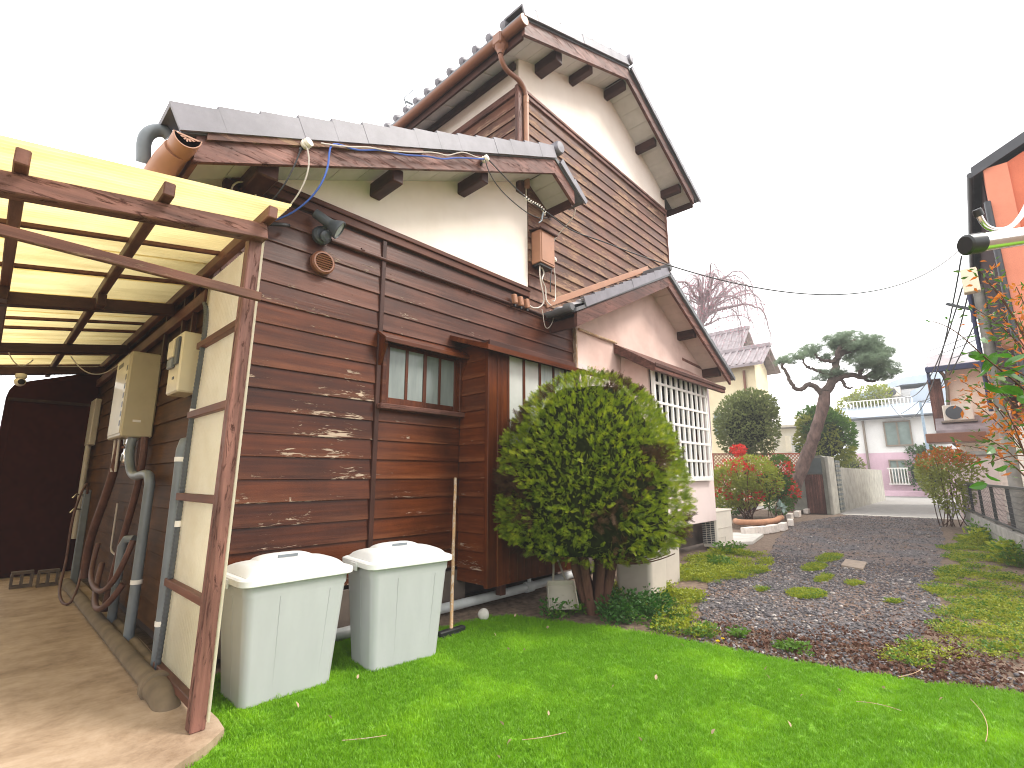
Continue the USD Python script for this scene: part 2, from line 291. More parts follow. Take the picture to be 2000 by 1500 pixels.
def poly_sheet(name, col, tcol, tf, stain=(.66, .60, .5)):
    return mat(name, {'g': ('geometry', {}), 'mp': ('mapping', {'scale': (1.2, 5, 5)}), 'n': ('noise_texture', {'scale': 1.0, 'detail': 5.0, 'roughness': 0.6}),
        'r': ('rgb_ramp', {'ramp': [(0.28, tuple(np.array(tcol)*stain)), (0.58, tcol)]}), 'w': ('wave_texture', {'scale': 9.8, 'bands_direction': 'y', 'distortion': 0.0}), 'rw': ('rgb_ramp', {'ramp': [(0.1, (0.84, 0.82, 0.78)), (0.6, (1, 1, 1))]}), 'mw': ('mix', {'mix_type': 'multiply', 'fac': 1.0}),  # wave bands paint the corrugation shading into the transmitted colour
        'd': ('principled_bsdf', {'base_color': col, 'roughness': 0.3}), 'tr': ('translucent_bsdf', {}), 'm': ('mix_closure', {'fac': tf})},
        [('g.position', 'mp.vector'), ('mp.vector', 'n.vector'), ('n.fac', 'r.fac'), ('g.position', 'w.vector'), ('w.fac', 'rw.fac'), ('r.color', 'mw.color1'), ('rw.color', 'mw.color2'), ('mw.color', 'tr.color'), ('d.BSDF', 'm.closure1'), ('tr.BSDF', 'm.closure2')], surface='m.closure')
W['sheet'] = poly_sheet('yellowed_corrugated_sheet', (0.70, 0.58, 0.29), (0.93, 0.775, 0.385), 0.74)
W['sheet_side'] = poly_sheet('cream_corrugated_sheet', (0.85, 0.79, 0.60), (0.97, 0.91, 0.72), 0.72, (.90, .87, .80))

# ================================================================ ground
def sheet(name, outline, z, material, kind='structure', label=None, cell=None):
    from shapely import Polygon
    v, f = trimesh.creation.triangulate_polygon(Polygon(outline), engine='earcut')
    v = np.c_[np.array(v), np.full(len(v), z)]; f = np.array(f)
    n = np.cross(v[f[:, 1]]-v[f[:, 0]], v[f[:, 2]]-v[f[:, 0]])[:, 2] < 0; f[n] = f[n][:, ::-1]
    return obj(name, (v, f), material, None, kind=kind, label=label)
def wobble(pts, amp, step=0.12, seed=0):
    pts = np.array(pts, float); out = []
    for a, b in zip(pts, np.roll(pts, -1, 0)):
        m = max(1, int(np.linalg.norm(b-a)/step)); t = np.arange(m)[:, None]/m; out.append(a+(b-a)*t)
    p = np.vstack(out); q = np.c_[p*3.1, np.full(len(p), seed)]
    p += amp*np.stack([meshkit.fbm(q, 3, seed)-.5, meshkit.fbm(q+9.3, 3, seed)-.5], 1)*2
    return p
W['soil'] = plain('brown_soil', (0.150, 0.102, 0.070), 0.95, 0.5, 16, bump=0.01)
W['asphalt'] = plain('pale_asphalt', (0.24, 0.225, 0.21), 0.9, 0.12, 3, bump=0.002)
W['gravel_base'] = mat('gravel_bed', {'g': ('geometry', {}), 'v': ('voronoi_texture', {'scale': 42.0}), 'n': ('noise_texture', {'scale': 1.4, 'detail': 5.0}), 'n2': ('noise_texture', {'scale': 28.0, 'detail': 6.0, 'roughness': 0.75}),
    'r': ('rgb_ramp', {'ramp': [(0.28, (0.036, 0.032, 0.034)), (0.52, (0.115, 0.102, 0.104)), (0.74, (0.25, 0.22, 0.205))]}),
    'r2': ('rgb_ramp', {'ramp': [(0.40, (1, 1, 1)), (0.66, (1.5, 1.12, 0.86))]}), 'm': ('mix', {'mix_type': 'multiply', 'fac': 1.0}),
    'b': ('bump', {'strength': 1.0, 'distance': 0.02}), 'p': ('principled_bsdf', {'roughness': 0.9})},
    [('g.position', 'v.vector'), ('g.position', 'n.vector'), ('g.position', 'n2.vector'), ('n2.fac', 'r.fac'), ('n.fac', 'r2.fac'), ('r.color', 'm.color1'), ('r2.color', 'm.color2'), ('m.color', 'p.base_color'), ('v.distance', 'b.height'), ('b.normal', 'p.normal')])
W['slab'] = mat('stained_slab', {'g': ('geometry', {}), 'mp': ('mapping', {'scale': (1.25, 1.5, 1)}), 'n': ('noise_texture', {'scale': 1.7, 'detail': 12.0, 'roughness': 0.78, 'distortion': 0.2}), 'n2': ('noise_texture', {'scale': 30.0, 'detail': 4.0}),
    'r': ('rgb_ramp', {'ramp': [(0.33, (0.20, 0.13, 0.08)), (0.50, (0.36, 0.262, 0.18)), (0.68, (0.49, 0.375, 0.28))]}),
    'b': ('bump', {'strength': 0.35, 'distance': 0.002}), 'p': ('principled_bsdf', {'roughness': 0.62})},
    [('g.position', 'mp.vector'), ('mp.vector', 'n.vector'), ('g.position', 'n2.vector'), ('n.fac', 'r.fac'), ('r.color', 'p.base_color'), ('n2.fac', 'b.height'), ('b.normal', 'p.normal')])
W['turf_base'] = plain('turf_mat', (0.15, 0.33, 0.012), 0.9, 0.3, 30)
sheet('ground', [(-150, -150), (200, -150), (200, 200), (-150, 200)], -0.012, W['soil'])
GRAVEL = wobble([(4.72, 1.45), (4.95, 0.75), (5.6, 0.50), (6.3, 0.42), (7.8, 0.5), (10.5, 0.55), (13.2, 0.62), (20.5, 0.95), (20.5, 3.35), (16.1, 3.95), (11.2, 3.15), (8.8, 2.63), (6.5, 2.62), (5.2, 2.25), (4.6, 1.9)], 0.10, 0.15, 3)
sheet('gravel_drive', GRAVEL, -0.008, W['gravel_base'])
ROAD = [(20.62, -30), (20.62, 3.62), (21.0, 3.62), (21.0, 60), (39.5, 60), (47.5, 7.0), (52, -30)]
sheet('road', ROAD, -0.004, W['asphalt'])
mb = MB(); mb.box((20.42, -3, -0.05), (20.62, 3.5, 0.012), 0.01); obj('road_kerb', mb, W['pale_concrete'], None, kind='structure')
# carport slab: a real step above the lawn, its near edge broken and rounded
edge = wobble([(-4, -2.5), (-1.2, -0.4), (0.30, 2.02), (0.74, 2.74), (0.93, 2.86), (1.03, 2.96), (1.04, 3.10), (1.04, 9.9), (-4, 9.9)], 0.012, 0.1, 5)
mb = MB(); mb.prism(np.c_[edge, np.full(len(edge), -0.06)], (0, 0, 0.105)); inner = edge
obj('concrete_floor', mb, W['slab'], None, kind='structure')
TURF = wobble([(1.00, 3.92), (1.00, 2.94), (0.72, 2.70), (0.28, 1.98), (-0.6, 0.5), (-2.0, -2.2), (4.9, -2.2), (4.55, -0.2), (4.32, 0.35), (4.22, 0.7), (4.12, 1.15), (4.10, 1.65), (4.03, 2.1), (3.93, 2.55), (3.78, 2.95), (3.62, 3.42), (3.5, 3.50), (2.9, 3.62), (2.4, 3.9)], 0.018, 0.1, 8)
sheet('turf_mat', TURF, 0.0, W['turf_base'])

# ================================================================ the wooden house
YS, XW, XM = 4.06, 1.05, 4.51
house = thing('wooden_house', 'two-storey brown clapboard and cream plaster house with grey tiled gable roofs', 'house', (4.5, 4.06, 0))
core = obj('wall', (lambda m: (m.prism([(1.07, 4.085, .1), (9.05, 4.085, .1), (9.05, 4.085, 7.0), (6.82, 4.085, 8.3), (4.54, 4.085, 7.05), (4.54, 4.085, 5.2), (1.07, 4.085, 3.42)], (0, 6.2, 0)), m)[1])(MB()), W['dark'], house)
def clap(mb, p0, along, out, L, zb, zt, rng=RNG, t0=0.024, t1=0.007, warp=0.0018):
    """one weatherboard: thick lower edge, thin upper edge tucked under the next"""
    a, o = np.array(along, float), np.array(out, float); m = max(2, int(L/0.45)+1); rings = []
    lift = rng.normal(0, 0.0018); tilt = rng.normal(0, 0.0015); ph = rng.uniform(0, 50)
    for s in np.linspace(0, 1, m):
        w = warp*(2*meshkit.noise(np.array([s*L*1.7+ph, ph, 0.0]))-1); w2 = warp*(2*meshkit.noise(np.array([s*L*1.1+ph, 9+ph, 3.0]))-1)
        b = np.array(p0, float) + a*s*L; z0 = zb + lift*0.5 + w + tilt*(s-.5); th = t0 + lift + w2
        rings.append([b + np.array([0, 0, z0]), b + o*(th-.003) + np.array([0, 0, z0]), b + o*th + np.array([0, 0, z0+.004]), b + o*t1 + np.array([0, 0, zt+.014]), b + np.array([0, 0, zt+.014])])
    mb.loft([np.array(r) for r in rings]); return mb
EXPO = 0.178
def pick3(): return [W['clad_x'], W['clad_b'], W['clad_c']][int(RNG.choice(3, p=[.4, .35, .25]))]
wing = obj('clapboard_wall', (lambda m: (m.box((1.06, 4.062, .42), (5.66, 4.084, 3.66)), m)[1])(MB()), W['dark'], house)
zs = [3.60 - EXPO*k for k in range(19)]
for zt in zs:
    zb = zt-EXPO
    if zb < 0.36: continue
    m = MB(); clap(m, (1.075, YS, 0), (1, 0, 0), (0, -1, 0), 1.36, zb, zt)
    obj('clapboard', m, W['clad_b'] if zt < 2.3 else (W['clad_c'] if zt > 2.9 else W['clad_x']), wing, smooth=25)
    if zt > 2.72: spans = [(2.485, 5.645)]
    elif zt > 2.0: spans = []
    else: spans = [(2.485, 3.495)]
    for a, b in spans:
        m = MB(); clap(m, (a, YS, 0), (1, 0, 0), (0, -1, 0), b-a, zb, min(zt, 1.93) if zt < 2.1 else zt)
        obj('clapboard', m, W['clad_c'] if zt > 2.7 else W['clad_x'], wing, smooth=25)
m = MB(); m.box((2.437, 4.022, .40), (2.483, 4.066, 3.63), .004); obj('batten', m, W['dark_z'], wing)
m = MB(); m.box((1.045, 4.015, .30), (1.085, 4.07, 3.63), .004); obj('corner_board', m, W['dark_z'], wing)
m = MB(); m.box((1.05, 4.012, 3.64), (4.66, 4.07, 3.715), .005); m.box((1.05, 3.992, 3.716), (4.66, 4.07, 3.765), .005); obj('trim_band', m, W['clad_c'], wing)
m = MB(); m.box((1.2, 4.03, .06), (3.6, 4.07, .36)); obj('foundation', m, W['foundation'], house)
# cream gable plaster of the wing
def zw(x): return 3.37 + 0.472*(x-0.676)          # underside of the wing's rake board
m = MB(); m.prism([(1.09, 4.052, 3.766), (4.665, 4.052, 3.766), (4.665, 4.052, zw(4.665)+.1), (1.09, 4.052, zw(1.09)+.1)], (0, 0.03, 0)); obj('plaster_gable', m, W['plaster'], house)
# two-storey block, south face: weathered boards, trim, plaster gable
mainw = obj('weathered_wall', (lambda m: (m.box((4.67, 4.062, 3.5), (9.06, 4.084, 6.8)), m)[1])(MB()), W['dark'], house)
k = 0
zt = 6.66
while zt - EXPO > 3.3:
    m = MB(); clap(m, (4.675, YS, 0), (1, 0, 0), (0, -1, 0), 4.37, zt-EXPO, zt, t0=0.030, warp=0.004)
    obj('clapboard', m, W['worn_x'], mainw, smooth=25); zt -= EXPO
m = MB(); m.box((4.62, 4.018, 6.67), (9.07, 4.07, 6.73), .005); m.box((4.62, 4.0, 6.731), (9.07, 4.07, 6.775), .005); obj('trim_band', m, W['beam_x'], mainw)
m = MB(); m.box((4.44, 4.0, 5.1), (4.53, 4.07, 6.775), .006); m.box((4.532, 4.015, 5.1), (4.60, 4.07, 6.775), .006); obj('corner_board', m, W['beam_z'], mainw)
m = MB(); m.box((9.045, 4.02, 3.5), (9.085, 4.08, 6.775), .005); obj('corner_board', m, W['beam_z'], mainw)
RL, RA, RR = np.array([4.08, 6.985]), np.array([6.83, 8.16]), np.array([9.40, 6.88])       # main rake, lower edge (x, z)
def zm(x): return np.interp(x, [RL[0], RA[0], RR[0]], [RL[1], RA[1], RR[1]])
m = MB(); m.prism([(4.505, 4.05, 6.776), (9.085, 4.05, 6.776), (9.085, 4.05, zm(9.085)+.10), (6.86, 4.05, 8.335), (4.505, 4.05, zm(4.505)+.10)], (0, .034, 0)); obj('plaster_gable', m, W['plaster'], house)
# two-storey block, west face above the wing roof
westw = obj('weathered_wall', (lambda m: (m.box((4.515, 4.09, 4.9), (4.54, 9.8, 6.8)), m)[1])(MB()), W['dark'], house)
zt = 6.66
while zt - EXPO > 4.9:
    m = MB(); clap(m, (4.515, 9.75, 0), (0, -1, 0), (-1, 0, 0), 5.66, zt-EXPO, zt, t0=0.028, warp=0.003)
    obj('clapboard', m, W['worn_y'], westw, smooth=25); zt -= EXPO
m = MB(); m.box((4.465, 4.09, 6.67), (4.52, 9.8, 6.775), .005); obj('trim_band', m, W['beam_y'], westw)
m = MB(); m.box((4.505, 4.085, 6.776), (4.54, 9.8, 7.25)); obj('plaster_strip', m, W['plaster'], house)
# wing, west wall under the carport
leftw = obj('clapboard_wall', (lambda m: (m.box((1.062, 4.09, .1), (1.09, 9.8, 3.45)), m)[1])(MB()), W['dark'], house)
zt = 3.2
while zt - EXPO > 0.1:
    m = MB(); clap(m, (1.06, 9.7, 0), (0, -1, 0), (-1, 0, 0), 5.58, zt-EXPO, zt, t0=0.022)
    obj('clapboard', m, W['clad_left'], leftw, smooth=25); zt -= EXPO
m = MB(); m.box((1.0, 4.02, .12), (1.042, 4.12, 3.3), .004); obj('corner_board', m, W['dark_z'], leftw)
for yy in (4.45, 4.75, 5.35): 
    m = MB(); m.box((1.0, yy, 2.35), (1.03, yy+.045, 3.25), .003); obj('batten', m, W['dark_z'], leftw)
m = MB(); m.box((0.985, 4.13, 2.62), (1.034, 9.6, 2.72), .004); obj('ledger', m, W['carport'], leftw)

# ---- window with mullions in the wing
win = group_part('window', house)
m = MB()
m.box((2.487, 4.00, 1.99), (2.53, 4.09, 2.64), .004); m.box((3.455, 4.00, 1.99), (3.50, 4.09, 2.64), .004); m.box((2.53, 4.005, 2.59), (3.455, 4.09, 2.64), .004)
obj('window_frame', m, W['clad_x'], win)
m = MB(); m.box((2.455, 3.955, 1.935), (3.51, 4.09, 1.985), .006); obj('window_sill', m, W['beam_x'], win)
for x0, x1, y in ((2.532, 3.02, 4.035), (2.975, 3.453, 4.06)):
    m = MB(); m.box((x0, y-.015, 1.99), (x0+.04, y+.015, 2.588), .003); m.box((x1-.04, y-.015, 1.99), (x1, y+.015, 2.588), .003)
    m.box((x0+.04, y-.013, 1.99), (x1-.04, y+.013, 2.055), .003); m.box((x0+.04, y-.013, 2.555), (x1-.04, y+.013, 2.588), .003)
    xm = (x0+x1)/2; m.box((xm-.016, y-.013, 2.055), (xm+.016, y+.013, 2.555), .003)
    obj('sash', m, W['clad_z'], win)
    for a, b in ((x0+.04, xm-.016), (xm+.016, x1-.04)):
        m = MB(); m.box((a, y-.002, 2.055), (b, y+.002, 2.555)); obj('pane', m, W['frosted_dark'], win)
m = MB(); m.box((2.5, 4.078, 1.99), (3.49, 4.082, 2.62)); obj('curtain', m, W['curtain'], win)
aw = MB(); aw.beam((2.98, 4.06, 2.70), (2.98, 3.90, 2.60), 1.10, .022, ch=.003); aw.box((2.43, 3.885, 2.565), (3.53, 3.905, 2.605), .003)
obj('window_hood', aw, W['clad_x'], house)
for xx in (2.445, 3.475):
    m = MB(); m.prism([(xx, 4.05, 2.68), (xx, 3.92, 2.60), (xx, 3.92, 2.55), (xx, 4.05, 2.30)], (.035, 0, 0)); obj('hood_bracket', m, W['clad_z'], house)

# ---- projecting door bay of dark boards with tall panes
bay = group_part('door_bay', house)
m = MB(); m.box((3.505, 3.605, .27), (5.04, 4.058, 2.74)); obj('bay_wall', m, W['dark'], bay)
zt = 2.70
while zt > 0.35:
    m = MB(); clap(m, (3.50, 4.03, 0), (0, -1, 0), (-1, 0, 0), .425, max(zt-EXPO, .262), zt, t0=0.017, warp=0.0008); obj('clapboard', m, W['clad_y'], bay, smooth=25); zt -= EXPO
m = MB(); m.box((3.475, 3.575, .24), (3.545, 3.63, 2.62), .005); obj('corner_board', m, W['clad_z'], bay)
m = MB(); m.box((3.62, 3.578, .24), (3.69, 3.625, 2.62), .005); obj('door_post', m, W['clad_z'], bay)
m = MB(); m.box((3.548, 3.590, .24), (3.618, 3.62, 2.62), .003); obj('board', m, W['clad_z'], bay)
x = 3.692
while x < 5.0:
    m = MB(); m.box((x, 3.592+RNG.uniform(0, .003), .24), (min(x+.117, 5.03), 3.62, 1.60), .003); obj('board', m, W['clad_z'], bay); x += .12
m = MB(); m.box((3.64, 3.555, 1.60), (5.04, 3.60, 1.645), .004); obj('door_sill', m, W['dark_x'], bay)
m = MB(); m.box((3.77, 3.575, 1.645), (3.80, 3.60, 2.62), .003); m.box((3.69, 3.582, 1.645), (3.77, 3.602, 2.62), .003)
obj('door_frame', m, W['clad_z'], bay)
for xx in (4.02, 4.30, 4.56, 4.80, 5.0):
    m = MB(); m.box((xx, 3.572, 1.648), (xx+.035, 3.598, 2.62), .003); obj('muntin', m, W['clad_z'], bay)
for k, (a, b) in enumerate(((3.80, 4.02), (4.055, 4.30), (4.335, 4.56), (4.595, 4.80), (4.835, 5.0))):
    m = MB(); m.box((a, 3.585, 1.648), (b, 3.590, 2.61)); obj('pane', m, W['frosted'] if k < 2 else W['curtain'], bay)
m = MB(); m.box((3.50, 3.582, 2.62), (5.04, 3.64, 2.74), .003); obj('door_head', m, W['dark_x'], bay)
m = MB(); m.prism([(3.34, 4.05, 2.845), (3.34, 3.44, 2.63), (3.34, 3.44, 2.575), (3.34, 4.05, 2.79)], (2.28, 0, 0)); obj('bay_hood', m, W['clad_x'], house)
m = MB(); m.box((5.045, 3.95, .5), (5.655, 4.06, 2.8)); obj('wall', m, W['dark'], house)

# ---- roof of the wing: rake boards, verge tiles one by one, soffit boards, purlin ends
YR = 3.545
def rake(x0, z0, x1, z1, h, y, t, name, material, par=house):
    m = MB(); m.prism([(x0, y, z0), (x1, y, z1), (x1, y, z1+h), (x0, y, z0+h)], (0, t, 0)); return obj(name, m, material, par)
XA = 4.645
rake(0.69, zw(.69), XA, zw(XA), .195, YR, .045, 'rake_board', W['beam_x'])
rake(XA+.002, zw(XA), 5.08, zw(XA)-.262, .19, YR, .045, 'rake_board', W['beam_x'])
rake(0.745, zw(.745)+.155, 2.52, zw(2.52)+.155, .05, YR-.028, .026, 'weathered_batten', W['worn_x'])
m = MB(); m.prism([(.60, 3.53, zw(.6)+.197), (XA, 3.53, zw(XA)+.197), (5.24, 3.53, zw(XA)-.157), (5.24, 3.53, zw(XA)-.10), (XA, 3.53, zw(XA)+.26), (.60, 3.53, zw(.6)+.26)], (0, 6.2, 0)); roof1 = obj('roof_deck', m, W['tile_dark'], house)
def verge(par, xa, za, xb, zb, y0, back, h=.155, step=.277, material=None, flip=False, name='verge_tile'):
    """a row of overlapping edge tiles climbing from (xa, za) to (xb, zb); each lifts over the one below"""
    L = math.hypot(xb-xa, zb-za); n = max(1, int(round(abs(xb-xa)/step))); d = np.array([(xb-xa)/L, 0, (zb-za)/L]); u = np.array([-d[2], 0, d[0]])
    if u[2] < 0: u = -u
    for i in range(n):
        a = np.array([xa, y0, za]) + d*(L*i/n); b = np.array([xa, y0, za]) + d*(L*(i+1)/n + .03)
        lo, hi = .030 + RNG.normal(0, .002), .004
        y1 = y0 + RNG.normal(0, .002)
        a[1] = b[1] = y1
        m = MB()
        m.prism([a - u*.0, b - u*.0, b + u*(h+hi), a + u*(h+lo)], (0, .022, 0))
        dy = np.array([0, .0225, 0]); m.prism([a + u*(h+lo-.002) + dy, b + u*(h+hi-.002) + dy, b + u*(h+hi-.024) + dy, a + u*(h+lo-.024) + dy], (0, back, 0))
        obj(name, m, material or W['tile'], par)
verge(house, .59, zw(.59)+.205, XA-.03, zw(XA-.03)+.205, 3.50, .30)
verge(house, XA+.08, zw(XA)+.175, 5.27, zw(XA)-.165, 3.50, .30, h=.07)
m = MB(); m.lathe([(0.0, -.012), (.075, -.008), (.092, .02), (.092, 1.0)], (XA+.04, 3.47, zw(XA)+.37), (0, 1, 0), 20); obj('ridge_cap', m, W['tile'], house, smooth=40)
for k in range(22):
    m = MB(); x0 = .62+.182*k
    if x0 > XA-.2: break
    m.lathe([(.06, 0), (.06, 5.6)], (x0+.09, 3.80, zw(x0)+.30), (0, 1, 0), 8); obj('tile_row', m, W['tile'], house, smooth=40)
# soffit boards of the wing (left eave and the gable overhang)
def soffit_run(xa, za, xb, zb, y0, y1, step, name='soffit_board', gap=.006, t=.012, par=house):
    n = max(1, int(round(math.hypot(xb-xa, zb-za)/step)))
    for i in range(n):
        f0, f1 = i/n, (i+1)/n - gap/math.hypot(xb-xa, zb-za)
        a = np.array([xa+(xb-xa)*f0, y0, za+(zb-za)*f0]); b = np.array([xa+(xb-xa)*f1, y0, za+(zb-za)*f1])
        m = MB(); m.prism([a, b, b+[0, 0, t], a+[0, 0, t]], (0, y1-y0, 0)); obj(name, m, W['soffit'], par)
soffit_run(.72, zw(.72)+.10, 4.64, zw(4.64)+.10, YR+.047, 4.05, .30)
soffit_run(XA+.01, zw(XA)+.09, 5.10, zw(XA)-.17, YR+.047, 4.03, .15)
for y0 in (4.06, 4.62, 5.18, 5.74, 6.3):
    m = MB(); m.prism([(.70, y0, zw(.70)+.10), (1.05, y0, zw(1.05)+.10), (1.05, y0, zw(1.05)+.112), (.70, y0, zw(.70)+.112)], (0, .552, 0)); obj('soffit_board', m, W['soffit'], house)
m = MB(); m.box((.69, YR+.05, zw(.69)+.01), (.725, 9.6, zw(.69)+.17), .004); obj('eave_board', m, W['carport'], house)
m = MB(); m.box((5.07, 3.60, zw(XA)-.27), (5.11, 4.03, zw(XA)-.10), .003); obj('eave_board', m, W['dark_y'], house)
for x, z, w, h in ((1.19, 3.68, .16, .20), (2.335, 4.155, .12, .15), (3.47, 4.70, .12, .15)):
    m = MB(); m.box((x-w/2, YR+.10, z-h/2-.03), (x+w/2, 4.2, z+h/2-.03), .012); obj('purlin', m, W['dark_y'], house)
m = MB(); m.box((1.0, 4.0, 3.2), (1.10, 4.08, 3.62), .006); obj('post_head', m, W['dark_z'], house)
# ---- main roof
YG = 3.555
rake(RL[0], RL[1], RA[0], RA[1], .215, YG, .05, 'rake_board', W['beam_x'])
rake(RA[0]+.002, RA[1], RR[0], RR[1], .20, YG, .05, 'rake_board', W['beam_x'])
m = MB(); m.prism([(3.98, 3.54, RL[1]+.17), (RA[0], 3.54, RA[1]+.215), (9.60, 3.54, RR[1]+.13), (9.60, 3.54, RR[1]+.17), (RA[0], 3.54, RA[1]+.285), (3.98, 3.54, RL[1]+.22)], (0, 6.6, 0)); obj('roof_deck', m, W['tile_dark'], house)
verge(house, 4.03, RL[1]+.215, RA[0]-.04, RA[1]+.225, 3.50, .32, h=.12)
verge(house, RA[0]+.05, RA[1]+.205, 9.62, RR[1]+.135, 3.50, .32, h=.075)
m = MB(); m.lathe([(0.0, -.012), (.07, -.008), (.09, .02), (.09, 6.3)], (RA[0], 3.47, RA[1]+.36), (0, 1, 0), 20); obj('ridge_cap', m, W['tile'], house, smooth=40)
for k in range(24):
    y = 3.86 + .282*k
    m = MB(); m.lathe([(0, -.012), (.048, -.006), (.062, .02), (.062, 2.9)], (3.98, y, RL[1]+.285), (RA[0]-RL[0], 0, RA[1]-RL[1]), 12); obj('eave_tile', m, W['tile'], house, smooth=40)
soffit_run(4.12, RL[1]+.09, RA[0]-.02, RA[1]+.09, YG+.052, 4.05, .30)
soffit_run(RA[0]+.02, RA[1]+.09, 9.50, RR[1]+.07, YG+.052, 4.05, .30)
for k in range(13):
    y0 = 4.055 + .46*k
    m = MB(); m.prism([(4.13, y0, zm(4.13)+.075), (4.50, y0, zm(4.50)+.075), (4.50, y0, zm(4.50)+.087), (4.13, y0, zm(4.13)+.087)], (0, .452, 0)); obj('soffit_board', m, W['soffit'], house)
for k in range(12):
    y0 = 4.50 + .46*k
    m = MB(); m.prism([(4.13, y0, zm(4.13)+.05), (4.50, y0, zm(4.50)+.05), (4.50, y0, zm(4.50)+.074), (4.13, y0, zm(4.13)+.074)], (0, .03, 0)); obj('soffit_batten', m, W['soffit'], house)
m = MB(); m.box((4.09, YG+.055, RL[1]-.02), (4.125, 10, RL[1]+.15), .004); obj('fascia', m, W['dark_y'], house)
m = MB(); m.box((4.44, 4.09, RL[1]+.10), (4.50, 9.9, RL[1]+.20), .004); obj('wall_plate', m, W['dark_y'], house)
for x, z, w, h in ((4.95, 7.40, .17, .20), (5.80, 7.82, .12, .15), (6.88, 8.27, .12, .16), (7.97, 7.72, .12, .15), (8.98, 7.18, .13, .16)):
    m = MB(); zz = min(z, zm(x)+.09-h/2); m.box((x-w/2, YG+.10, zz-h/2), (x+w/2, 4.2, zz+h/2), .012); obj('purlin', m, W['dark_y'], house)
m = MB(); m.box((9.44, YG+.05, RR[1]-.03), (9.47, 9.9, RR[1]+.12), .004); obj('fascia', m, W['dark_y'], house)
# gutter, hopper and downpipe of the main roof
gut = group_part('gutter', house)
m = MB(); n = 10; a = np.linspace(math.pi, 2*math.pi, n)
def trough(p0, p1, r, mbx):
    p0, p1 = np.array(p0, float), np.array(p1, float); d = (p1-p0)/np.linalg.norm(p1-p0); s = np.cross(d, [0, 0, 1.0]); s /= np.linalg.norm(s)
    aa = np.linspace(math.pi, 2*math.pi, 12); o = np.array([s*r*math.cos(t)+np.array([0, 0, r*math.sin(t)]) for t in aa]); i_ = np.array([s*(r-.006)*math.cos(t)+np.array([0, 0, (r-.006)*math.sin(t)]) for t in aa[::-1]])
    ring = np.vstack([o, i_]); mbx.loft([ring+p0, ring+p1])
trough((4.03, 3.52, RL[1]+.16), (4.03, 10.0, RL[1]+.13), .075, m); obj('trough', m, W['gutter'], gut, smooth=40)
m = MB(); m.lathe([(.001, 0), (.074, 0), (.076, .012), (.001, .014)], (4.03, 3.508, RL[1]+.16), (0, 1, 0), 18); obj('end_cap', m, W['gutter_pale'], gut, smooth=40)
m = MB(); m.box((3.93, 3.86, RL[1]+.01), (4.11, 4.02, RL[1]+.19), .02); m.lathe([(.085, 0), (.05, .07), (.045, .12)], (4.02, 3.94, RL[1]+.02), (0, 0, -1), 14); obj('hopper', m, W['gutter'], gut)
m = MB(); m.tube(spline([(4.02, 3.94, RL[1]-.06), (4.03, 3.94, RL[1]-.14), (4.10, 3.945, RL[1]-.22), (4.44, 3.965, 6.76), (4.555, 3.975, 6.68), (4.572, 3.975, 6.58)], 26), .034, 12); obj('downpipe', m, W['gutter'], gut, smooth=50)
m = MB(); m.tube([(4.575, 3.975, 6.60), (4.58, 3.975, 5.2)], .040, 14); m.tube([(4.576, 3.975, 6.61), (4.576, 3.975, 6.50)], .044, 14); obj('downpipe', m, W['gutter_pale'], gut, smooth=50)
# gutter of the wing: fat brown end with a ribbed stop, and the grey elbow behind it
g2 = group_part('gutter', house)
GZ = zw(.62)+.12
m = MB(); trough((.62, 3.42, GZ), (.62, 3.62, GZ), .080, m); obj('gutter_end', m, W['gutter_pale'], g2, smooth=40)
m = MB(); trough((.62, 3.60, GZ-.01), (.62, 9.8, GZ-.03), .066, m); obj('trough', m, W['gutter_pale'], g2, smooth=40)
m = MB(); m.tube([(.60, 3.60, GZ-.02), (.575, 3.72, GZ-.06), (.55, 3.84, GZ-.15), (.54, 3.90, GZ-.30)], [.074, .078, .085, .088], 18); obj('gutter_elbow', m, W['gutter_pale'], g2, smooth=40)
m = MB()
for t in np.linspace(math.pi*1.12, math.pi*1.88, 5):
    m.beam((.62, 3.432, GZ-.003), (.62+.075*math.cos(t), 3.432, GZ+.075*math.sin(t)), .010, .009, up=(0, 1, 0), ch=0)
m.box((.543, 3.426, GZ-.007), (.697, 3.439, GZ+.004)); obj('ribbed_stop', m, W['gutter_pale'], g2)
m = MB(); m.tube(spline([(.585, 3.80, 3.64), (.53, 3.80, 3.655), (.475, 3.81, 3.61), (.455, 3.82, 3.52), (.47, 3.85, 3.40)], 22), .042, 14); obj('elbow_pipe', m, W['grey_pvc'], g2, smooth=50)

# ---- pink front wing: gable wall, tiled porch roof, splayed base, projecting window
pk = group_part('pink_gable', house)
def zp(x): return np.interp(x, [5.08, 7.95, 10.78], [3.235, 4.645, 3.20])      # lower edge of its rake
m = MB(); m.prism([(5.68, 4.0, .50), (10.45, 4.0, .50), (10.45, 4.0, zp(10.45)+.115), (7.95, 4.0, 4.76), (5.68, 4.0, zp(5.68)+.115)], (0, .03, 0)); obj('pink_wall', m, W['pink'], pk)
m = MB(); m.box((5.645, 3.985, 2.2), (5.679, 4.07, 3.5), .003); obj('edge_strip', m, W['broomstick'], pk)
m = MB(); m.prism([(5.1, 3.575, zp(5.1)), (7.95, 3.575, 4.645), (7.95, 3.575, 4.83), (5.1, 3.575, zp(5.1)+.20)], (0, .045, 0)); obj('rake_board', m, W['beam_x'], pk)
m = MB(); m.prism([(7.952, 3.575, 4.645), (10.72, 3.575, zp(10.72)), (10.72, 3.575, zp(10.72)+.17), (7.952, 3.575, 4.83)], (0, .045, 0)); obj('rake_board', m, W['beam_x'], pk)
